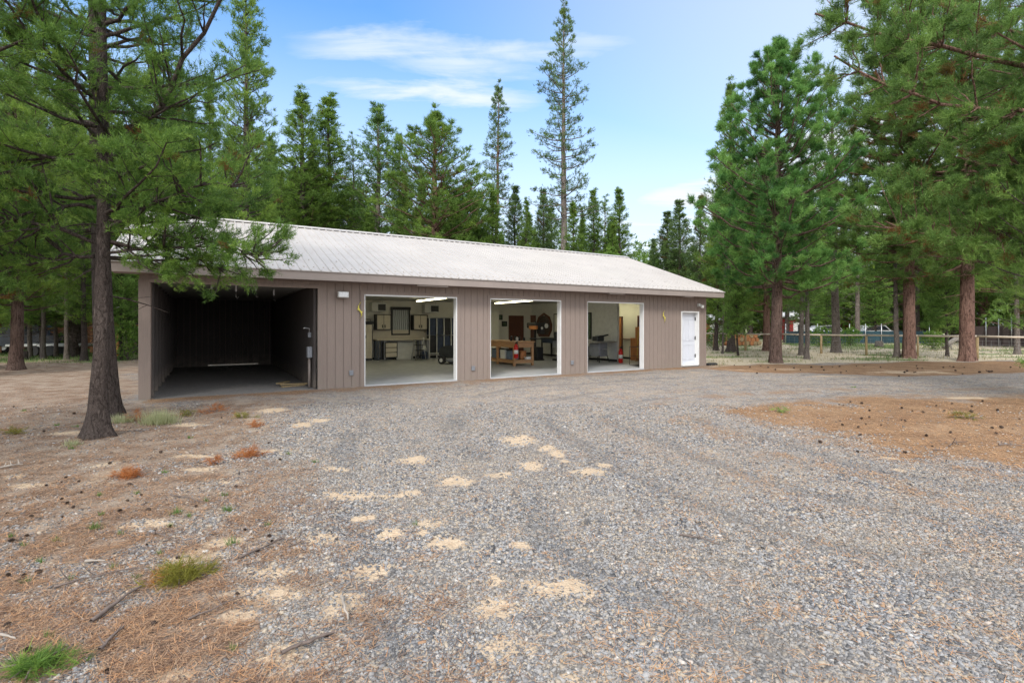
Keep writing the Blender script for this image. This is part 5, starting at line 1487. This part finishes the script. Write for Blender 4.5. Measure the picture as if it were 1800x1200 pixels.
for row in range(3):
    for k in range(9-row):
        m = MB(); r_ = .15+.04*rr.random(); x = -1.6+k*.38+row*.19
        m.tube([(x, -.25+.06*rr.random(), r_+row*.3), (x, .3, r_+row*.3)], r_, 9); m.build('log', M['wood_or' if rr.random() < .5 else 'post'], wp)

# ------------------------------------------------------------------ small things on the ground
def boughs(px, py, w, h, label, fol, n, nl, name='fallen_bough', zmax=.1, cat='fallen bough', kn=14, nw=.0035, stem=True):
    r = np.random.default_rng(int(px*7+py)); x, y = G(px, py); sc_ = y/F
    rx = w*sc_; y1, y0 = G(px, py-h)[1], G(px, py+h)[1]; ry = max((y1-y0)/2, .05)*.8
    q = r.normal(0, .42, (n, 2)); P = np.stack([q[:, 0]*rx, q[:, 1]*ry, r.uniform(0, 1, n)**1.5*zmax*np.exp(-(q**2).sum(1)*1.5)+.01], 1)
    D = np.stack([r.normal(0, 1, n), r.normal(0, 1, n), r.uniform(-.02, .32, n)], 1); D /= np.linalg.norm(D, axis=1, keepdims=True)
    tone = np.clip(r.normal(.5, .2, n) + .25*(q[:, 0] < -.3), 0, .93)
    if 'rust' in fol: tone = np.where((q[:, 0] < -.35) & (r.random(n) < .6), .97, tone)
    me = tufts_mesh('needles', r, P, D, kn, nl, nw, .06, tone, (.3, .9), .12)
    t_ = thing(name, label, cat, (x, y, gz(x, y)))
    link('needles', me, M[fol], t_)
    if stem:
        wd = Wood()
        for i in range(5):
            a = r.uniform(0, 6.28); L = min(rx, .4)*r.uniform(.6, 1.1)
            wd.tube([(0, 0, .02), (L*.5*math.cos(a), L*.5*math.sin(a), .035), (L*math.cos(a), L*math.sin(a), .03)], [.006, .005, .003], 4)
        link('twig', wd.mesh('twig'), M['twig_wood'], t_)
boughs(316, 1018, 40, 24, 'yellow-green fallen pine bough with orange tips lying on the litter', 'fol_rust', 110, .085, zmax=.09)
boughs(60, 1176, 55, 26, 'fresh green fallen pine bough in the bottom left corner', 'fol_near', 120, .06, zmax=.05, nw=.003)
boughs(440, 801, 24, 8, 'dark rust-orange clump of dead needles, the one by the gravel edge', 'fol_orange', 60, .09, zmax=.1)
boughs(223, 836, 24, 9, 'bright orange clump of dead needles in the left litter', 'fol_orange', 60, .09, zmax=.09)
boughs(376, 721, 20, 6, 'rusty brown clump of dead needles in front of the carport', 'fol_orange', 50, .1, zmax=.14)
boughs(240, 737, 12, 7, 'orange dead clump between the left pines and the pale grass', 'fol_orange', 30, .1, zmax=.2)
boughs(328, 727, 15, 4, 'flat yellow-orange clump right of the pale grass tuft', 'fol_rust', 30, .09)
boughs(425, 734, 17, 4, 'olive flat bough on the gravel edge in front of the carport', 'fol_rust', 36, .09)
boughs(450, 750, 10, 4, 'small orange clump on the gravel below the carport', 'fol_orange', 26, .08)
boughs(378, 815, 9, 4, 'tiny orange clump left of the rust-orange one', 'fol_orange', 22, .07)
boughs(1373, 722, 10, 4, 'small green sprig on the orange needle island', 'fol_bright', 22, .09)
boughs(1690, 738, 26, 4, 'flat dark and yellow sprig on the orange needle island', 'fol_rust', 40, .09)
boughs(20, 763, 18, 5, 'olive-green flat bough at the left edge', 'fol_rust', 34, .09)
def grass(px, py, w, hgt, label, mat, n, group=None):
    r = np.random.default_rng(int(px*3+py)); x, y = G(px, py); rx = w*y/F
    q = r.normal(0, .4, (n, 2))*[rx, rx*.7]
    P = np.stack([q[:, 0], q[:, 1], np.zeros(n)], 1)
    D = np.stack([q[:, 0]/rx*.5+r.normal(0, .3, n), q[:, 1]/rx*.4+r.normal(0, .3, n), np.full(n, 1.)], 1); D /= np.linalg.norm(D, axis=1, keepdims=True)
    V, Fc, T_ = blades('g', P, D, hgt*r.uniform(.4, 1.1, n), np.full(n, max(.004, .0012*y)), np.clip(r.normal(.55, .2, n), 0, 1), .12)
    o = link('grass_tuft', mesh_from('grass_tuft', V, Fc, 3, {'tone': T_}), M[mat], None, (x, y, gz(x, y)))
    tag(o, label, 'grass tuft', group)
grass(281, 740, 34, .3, 'large pale grass tuft right of the two left pines', 'grass_pale', 700)
grass(212, 740, 18, .2, 'pale grass tuft at the foot of the second left pine', 'grass_pale', 260)
grass(128, 782, 16, .12, 'olive grass patch just in front of the nearest pine trunk', 'grass_pale', 140)
sm = [(44, 722), (100, 747), (135, 748), (127, 788), (408, 955), (400, 898), (333, 907), (310, 902), (166, 930), (98, 950), (213, 938), (280, 974), (200, 1000), (46, 1022), (121, 1020), (242, 1018),
      (41, 960), (508, 796), (554, 812), (396, 870), (290, 830), (468, 925), (730, 924), (175, 868), (85, 1120), (410, 1142), (334, 769), (20, 945), (180, 905), (362, 880), (1500, 680), (240, 866), (300, 925), (70, 985)]
for i, (a, b) in enumerate(sm):
    big = (a, b) in ((408, 955), (400, 898), (166, 930), (310, 902))
    grass(a, b, 11 if big else 7, .085 if big else .06, 'little bright green grass sprout growing in the litter', 'grass_green', 60 if big else 26, 'green grass sprouts in the litter')
# dry and green grass beyond the drive
def meadow():
    r = np.random.default_rng(15); n = 120000
    Y = r.uniform(16.5, 50, n); X = r.uniform(-1.05, 1.05, n)*Y
    mk = masks(X, Y); keep = r.random(n) < np.clip(mk['grass']*.95 + mk['dry']*.12, 0, 1)*(1-mk['inside']); X, Y, gr = X[keep], Y[keep], mk['grass'][keep]; n = len(X)
    D = np.stack([r.normal(0, .35, n), r.normal(0, .35, n), np.ones(n)], 1); D /= np.linalg.norm(D, axis=1, keepdims=True)
    P = np.stack([X, Y, gheight(X, Y)], 1)
    tn = np.where(r.random(n) < gr*.9, r.uniform(.1, .9, n), .97)
    V, Fc, T_ = blades('m', P, D, r.uniform(.06, .2, n), .012+.0006*Y, tn, .1)
    tag(link('meadow_grass', mesh_from('meadow_grass', V, Fc, 3, {'tone': T_}), M['grass_green']), 'short dry and green grass beyond the gravel drive and in the woods', 'grass', None, 'stuff')
meadow()
# low leafy undergrowth among the trees beyond the fences
def shrubs():
    r = np.random.default_rng(16)
    for i, (px, Y, s_, lab) in enumerate(((1445, 38, 1.1, 'low leafy green shrub in the grass beyond the rail fence, behind the thin trunks'), (1495, 40, 1.0, 'bright leafy sapling before the teal screen'), (1640, 34, .9, 'green shrub between the thick trunks beyond the fence'),
                           (225, 24, 1.2, 'bright green shrub between the gate and the carport'), (120, 30, .9, 'dark shrub by the flat trailer'), (1255, 36, 1.0, 'leafy shrub past the garage corner'))):
        n = 900; q = r.normal(0, 1, (n, 3)); q /= np.linalg.norm(q, axis=1, keepdims=True); q *= (r.random(n)**.4)[:, None]
        P = q*[.8*s_, .8*s_, .65*s_] + [0, 0, .7*s_]; P[:, 2] = np.maximum(P[:, 2], .03)
        me = tufts_mesh('foliage', r, P, q+[0, 0, .3], 5, .1, .05, .05, np.clip(r.normal(.5, .25, n), 0, .93), (.3, 1.4))
        x, y = at(px, Y); t_ = thing('shrub', lab, 'shrub', (x, y, gz(x, y))); link('foliage', me, M['shrub'], t_)
        wd = Wood()
        for k in range(6):
            a = k*1.05; wd.tube([(0, 0, 0), (.2*math.cos(a)*s_, .2*math.sin(a)*s_, .5*s_), (.5*math.cos(a)*s_, .5*math.sin(a)*s_, 1.0*s_)], [.02, .014, .006], 5)
        link('stem', wd.mesh('stem'), M['twig_wood'], t_)
shrubs()
# pine cones, one object each
def cone_mesh():
    m = MB(); r = random.Random(3)
    m.lathe([(.004, 0), (.016, .01), (.018, .03), (.01, .055), (.002, .065)], 8)
    for lay in range(7):
        z = .004+lay*.009; rr_ = .027*math.sin(PI*(.25+lay/9.5))
        for k in range(7):
            a = 2*PI*(k+.5*(lay % 2))/7; ca, sa = math.cos(a), math.sin(a); w = .009
            m.add([(ca*.012-sa*w, sa*.012+ca*w, z), (ca*.012+sa*w, sa*.012-ca*w, z), (ca*rr_+sa*w*.6, sa*rr_-ca*w*.6, z+.010), (ca*rr_*1.1, sa*rr_*1.1, z+.016), (ca*rr_-sa*w*.6, sa*rr_+ca*w*.6, z+.010)], [(0, 1, 2, 3, 4)])
    me = bpy.data.meshes.new('pine_cone'); me.from_pydata(m.v, [], m.f); me.materials.append(M['cone']); return me
def roof_litter():
    rg_ = np.random.default_rng(31); n = 2600
    u = rg_.uniform(-.4, 12, n)**1.0; v = rg_.uniform(-.45, 4.9, n); keep = rg_.random(n) < np.exp(-np.maximum(u-3, 0)/3.2); u, v = u[keep], v[keep]; n = len(u)
    P = np.stack([OX+UX*u-UY*v, OY+UY*u+UX*v, 2.93+(v+.5)*(2.0/5.5)+.012], 1)
    a = rg_.uniform(0, 6.28, n); D = np.stack([np.cos(a)*UX-np.sin(a)*UY, np.cos(a)*UY+np.sin(a)*UX, np.sin(a)*.36+.04], 1)
    V, Fc, T_ = blades('r', P, D, rg_.uniform(.05, .11, n), np.full(n, .009), rg_.uniform(.3, .9, n))
    tag(link('roof_needle_litter', mesh_from('roof_needle_litter', V, Fc, 3, {'tone': T_}), bpy.data.materials['dry_fallen_needles']), 'dry pine needles fallen on the left part of the metal roof', 'pine litter', None, 'stuff')
roof_litter()
cme = cone_mesh()
r = random.Random(21); cn = 0
def cone_at(x, y, s_, where):
    global cn
    o = bpy.data.objects.new('pine_cone', cme); COL.objects.link(o); cn += 1
    o.location = (x, y, gz(x, y)+.013*s_); o.rotation_euler = (r.uniform(1.2, 1.9), r.uniform(-.4, .4), r.uniform(0, 6.28)); o.scale = (s_*.42*r.uniform(.75, 1.2),)*3
    tag(o, 'small dark pine cone lying on the ground ' + where[0], 'pine cone', where[1])
WL = ('in the left litter', 'pine cones in the left litter'); WI = ('on the orange needle island', 'pine cones on the orange needle island'); WB = ('on the needle band before the far trees', 'pine cones before the far trees')
for (a, b) in [(106,845),(136,844),(144,860),(112,876),(50,912),(12,903),(108,910),(52,944),(27,954),(118,884),(215,899),(302,924),(432,931),(470,943),(476,951),(448,970),(308,981),(60,1007),(6,1105),(190,1175),(45,1010),(574,1118),(342,891),(290,1014),(270,1100),(346,1010),(84,852),(248,872),(258,958),(14,1010),(40,1150),(470,777),(495,808),(150,742),(420,1045)]:
    cone_at(*G(a, b), r.uniform(.9, 1.35), WL)
for i in range(38):
    a = r.gauss(1620, 95); b = r.triangular(700, 800, 722); 
    if a > 1798 or a < 1320: continue
    cone_at(*G(a, b), r.uniform(1.2, 2.0), WI)
for i in range(40):
    cone_at(*G(r.uniform(1290, 1795), r.triangular(640, 662, 646)), r.uniform(1.7, 2.8), WB)
for i in range(14):
    x, y = G(r.uniform(0, 430), r.uniform(700, 900)); cone_at(x, y, r.uniform(1.0, 1.7), WL)
# twigs and sticks
def stick(p0, p1, rad, label, mat='twig_wood', forks=2, bend=.05, group=None):
    (x0, y0), (x1, y1) = G(*p0), G(*p1); rg = np.random.default_rng(int(p0[0]*5+p1[1]))
    n = 7; s_ = np.linspace(0, 1, n); L = math.hypot(x1-x0, y1-y0)
    P = np.stack([x0+(x1-x0)*s_, y0+(y1-y0)*s_, np.full(n, 0.)], 1); P[1:-1, :2] += rg.normal(0, bend*L*.35, (n-2, 2))
    P[:, 2] = gheight(P[:, 0], P[:, 1]) + .012 + rad + .03*np.sin(s_*PI)*L
    c = P.mean(0); P -= c
    wd = Wood(); wd.tube(P, rad*np.linspace(1, .45, n)*(1+.15*rg.normal(size=n)), 6)
    for k in range(forks):
        i = 1+k*2 % (n-2); d = P[i+1]-P[i]; d = norm(np.array([d[0]*.6-d[1]*rg.choice([-1, 1])*.8, d[1]*.6+d[0]*rg.choice([-1, 1])*.8, .02]))
        wd.tube([P[i], P[i]+d*L*.15, P[i]+d*L*.27+[0, 0, .01]], [rad*.6, rad*.45, rad*.25], 5)
    o = link('fallen_twig', wd.mesh('fallen_twig'), M[mat], None, tuple(c)); tag(o, label, 'stick', group)
stick((160, 1098), (248, 1037), .011, 'dark forked stick left of the bottom, below the yellow-green bough')
stick((175, 1146), (218, 1106), .010, 'short dark stick near the bottom left bough')
stick((95, 1036), (245, 1003), .007, 'long thin grey twig at the left of the yellow-green bough')
stick((600, 1052), (612, 1096), .011, 'pale barkless stick lying on a sand patch in the gravel', 'dead_wood', 0)
stick((495, 1156), (588, 1118), .011, 'curved dark stick on the gravel at bottom centre-left')
stick((150, 992), (185, 990), .011, 'short pale splinter in the left litter', 'dead_wood', 0)
stick((268, 938), (295, 947), .006, 'thin dark twig beside the grass sprouts')
stick((414, 833), (450, 829), .006, 'thin twig below the rust-orange needle clump')
stick((300, 873), (358, 884), .006, 'long thin twig in the middle of the left litter')
stick((420, 985), (500, 948), .008, 'dark branching twig right of the green sprouts', forks=3)
stick((330, 1092), (440, 1048), .005, 'thin brown twig right of the yellow-green bough')
stick((0, 825), (40, 818), .012, 'pale dead branch at the left edge', 'dead_wood', 3)
stick((1195, 944), (1265, 962), .007, 'thin black twig on the gravel right of centre')
stick((505, 963), (545, 951), .005, 'thin twig at the edge of the gravel')
stick((0, 1120), (28, 1128), .008, 'short pale twig at the bottom left edge', 'dead_wood', 0)
stick((1668, 784), (1700, 777), .009, 'thin dark twig on the orange needle island')
stick((1640, 790), (1662, 791), .009, 'short dark twig at the front of the orange needle island')
stick((700, 1152), (716, 1146), .006, 'tiny twig near the bottom of the gravel')
stick((1755, 784), (1798, 786), .010, 'dark twig at the right edge of the orange needle island')

# ------------------------------------------------------------------ camera, light, sky
cam = bpy.data.cameras.new('camera'); co = bpy.data.objects.new('camera', cam); COL.objects.link(co)
co.location = (0, 0, CH); co.rotation_euler = (PI/2, 0, 0)
cam.lens = 18.0; cam.sensor_width = 36.0; cam.shift_y = -28.0/1800.0; cam.clip_start = .05; cam.clip_end = 3000
scene.camera = co
SUN_EL, SUN_AZ = math.radians(40), math.radians(195)     # azimuth clockwise from +Y (north)
sd = bpy.data.lights.new('sun', 'SUN'); so = bpy.data.objects.new('sun', sd); COL.objects.link(so)
sd.energy = SUN_E; sd.angle = math.radians(14); sd.color = (1.0, .95, .88)
dirv = Vector((math.sin(SUN_AZ)*math.cos(SUN_EL), math.cos(SUN_AZ)*math.cos(SUN_EL), math.sin(SUN_EL)))
so.rotation_euler = dirv.to_track_quat('Z', 'Y').to_euler(); so.location = (0, -5, 20)
w = bpy.data.worlds.new('World'); scene.world = w; w.use_nodes = True
nt = w.node_tree; nt.nodes.clear()
N = lambda ty, **kw: (lambda x: ([setattr(x, k, v) for k, v in kw.items()], x)[1])(nt.nodes.new(ty))
sky = N('ShaderNodeTexSky', sky_type='NISHITA', sun_disc=False, sun_elevation=SUN_EL, sun_rotation=SUN_AZ, altitude=1200.0, air_density=1.0, dust_density=.6, ozone_density=1.5)
tc = N('ShaderNodeTexCoord')
def lk(a, b): nt.links.new(a, b)
def mapn(v, s, r=(0, 0, 0), l=(0, 0, 0)):
    x = N('ShaderNodeMapping'); lk(v, x.inputs[0]); x.inputs['Scale'].default_value = s; x.inputs['Rotation'].default_value = r; x.inputs['Location'].default_value = l; return x.outputs[0]
def noi(v, s, d=4, dist=0.0, ro=.55):
    x = N('ShaderNodeTexNoise'); lk(v, x.inputs['Vector']); x.inputs['Scale'].default_value = s; x.inputs['Detail'].default_value = d; x.inputs['Distortion'].default_value = dist; x.inputs['Roughness'].default_value = ro; return x.outputs['Fac']
def rg(v, a, b, c=0., d=1.):
    x = N('ShaderNodeMapRange'); x.interpolation_type = 'SMOOTHSTEP'; lk(v, x.inputs[0])
    for i, q in zip((1, 2, 3, 4), (a, b, c, d)): x.inputs[i].default_value = q
    return x.outputs[0]
def mt(op, a, b):
    x = N('ShaderNodeMath', operation=op)
    for i, q in ((0, a), (1, b)):
        if isinstance(q, float): x.inputs[i].default_value = q
        else: lk(q, x.inputs[i])
    return x.outputs[0]
sep = N('ShaderNodeSeparateXYZ'); lk(tc.outputs['Generated'], sep.inputs[0])
X_, Y_, Z_ = sep.outputs
Yc = mt('MAXIMUM', Y_, .06)
U_ = mt('DIVIDE', X_, Yc); V_ = mt('DIVIDE', Z_, Yc)
front = rg(Y_, .1, .3)
comb = N('ShaderNodeCombineXYZ'); lk(U_, comb.inputs[0]); lk(V_, comb.inputs[1]); v2 = comb.outputs[0]
wisp = noi(mapn(v2, (1.5, 5.0, 1), (0, 0, -.06)), 1.7, 8, .5, .62)
fib = noi(mapn(v2, (2.5, 22, 1), (0, 0, -.07)), 1.6, 6, .5, .6)
def streak(a0, a1, z0, slope, wd_, amp):
    """one cirrus band across the sky in front"""
    e = mt('ABSOLUTE', mt('SUBTRACT', mt('ADD', V_, mt('MULTIPLY', U_, slope)), z0), 0.0)
    band = rg(mt('ADD', e, mt('MULTIPLY', mt('SUBTRACT', wisp, .5), .12)), wd_, 0.0)
    lim = mt('MULTIPLY', rg(U_, a0-.1, a0+.15), rg(U_, a1+.15, a1-.12))
    return mt('MULTIPLY', mt('MULTIPLY', band, lim), mt('MULTIPLY', amp, front))
c1 = streak(-.44, .1, .535, .045, .05, .75)
c1b = streak(-.25, .04, .505, .05, .045, .75)
c2 = streak(-.44, .04, .44, .085, .042, .9)
c4 = streak(.02, .26, .54, -.04, .05, .6)
c3 = rg(mt('ADD', mt('SUBTRACT', mt('ADD', mt('MULTIPLY', U_, .36), .18), V_), mt('MULTIPLY', mt('SUBTRACT', wisp, .5), .10)), -.02, .035)
c3 = mt('MULTIPLY', c3, mt('MULTIPLY', rg(U_, .02, .25), mt('MULTIPLY', front, 1.0)))
low = mt('MAXIMUM', rg(Z_, .6, .04, 0., .97), mt('MULTIPLY', rg(U_, -.5, .75, 0., .62), front))
haze = mt('MULTIPLY', low, 1.0)
gen = rg(noi(mapn(tc.outputs['Generated'], (1.2, 1.2, 3.2)), 1.5, 6, .5), .46, .72, 0., .5)
c1 = mt('MAXIMUM', c1, c1b)
behind = rg(Y_, .25, -.15, 0., .75)      # unseen cloud added behind the viewer to light facing surfaces
cl = mt('MAXIMUM', mt('MAXIMUM', c1, c2), mt('MAXIMUM', c3, c4))
cl = mt('MULTIPLY', cl, rg(fib, .25, .6, .55, 1.))
cl = mt('MAXIMUM', cl, mt('MULTIPLY', gen, .3)); cl = mt('MAXIMUM', cl, haze)
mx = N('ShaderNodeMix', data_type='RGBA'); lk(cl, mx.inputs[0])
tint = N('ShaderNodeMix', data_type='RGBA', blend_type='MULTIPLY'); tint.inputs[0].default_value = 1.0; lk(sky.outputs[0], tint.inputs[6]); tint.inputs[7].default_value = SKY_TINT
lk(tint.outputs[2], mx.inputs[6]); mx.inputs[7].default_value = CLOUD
fill_cloud = mt('MULTIPLY', mt('MAXIMUM', behind, rg(Z_, .6, .85, 0., .8)), rg(noi(mapn(tc.outputs['Generated'], (1.5, 1.5, 2.5)), 1.3, 5), .3, .6, .6, 1.))  # added bright cloud behind and overhead, out of view, fills in light
mx2 = N('ShaderNodeMix', data_type='RGBA'); lk(fill_cloud, mx2.inputs[0]); lk(mx.outputs[2], mx2.inputs[6]); mx2.inputs[7].default_value = FILL_CLOUD
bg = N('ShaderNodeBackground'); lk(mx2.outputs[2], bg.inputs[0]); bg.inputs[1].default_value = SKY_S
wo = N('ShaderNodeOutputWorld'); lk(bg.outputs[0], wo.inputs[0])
scene.view_settings.view_transform = 'Standard'; scene.view_settings.look = 'None'
scene.view_settings.gamma = 1.0; scene.view_settings.use_curve_mapping = False
scene.view_settings.exposure = EXPO
scene.cycles.use_denoising = True
scene.cycles.denoiser = 'OPENIMAGEDENOISE'; scene.cycles.denoising_input_passes = 'RGB_ALBEDO_NORMAL'; scene.cycles.denoising_prefilter = 'NONE'
scene.cycles.max_bounces = 6; scene.cycles.diffuse_bounces = 4; scene.cycles.transparent_max_bounces = 4
print('cones', cn, 'objects', len(bpy.data.objects))
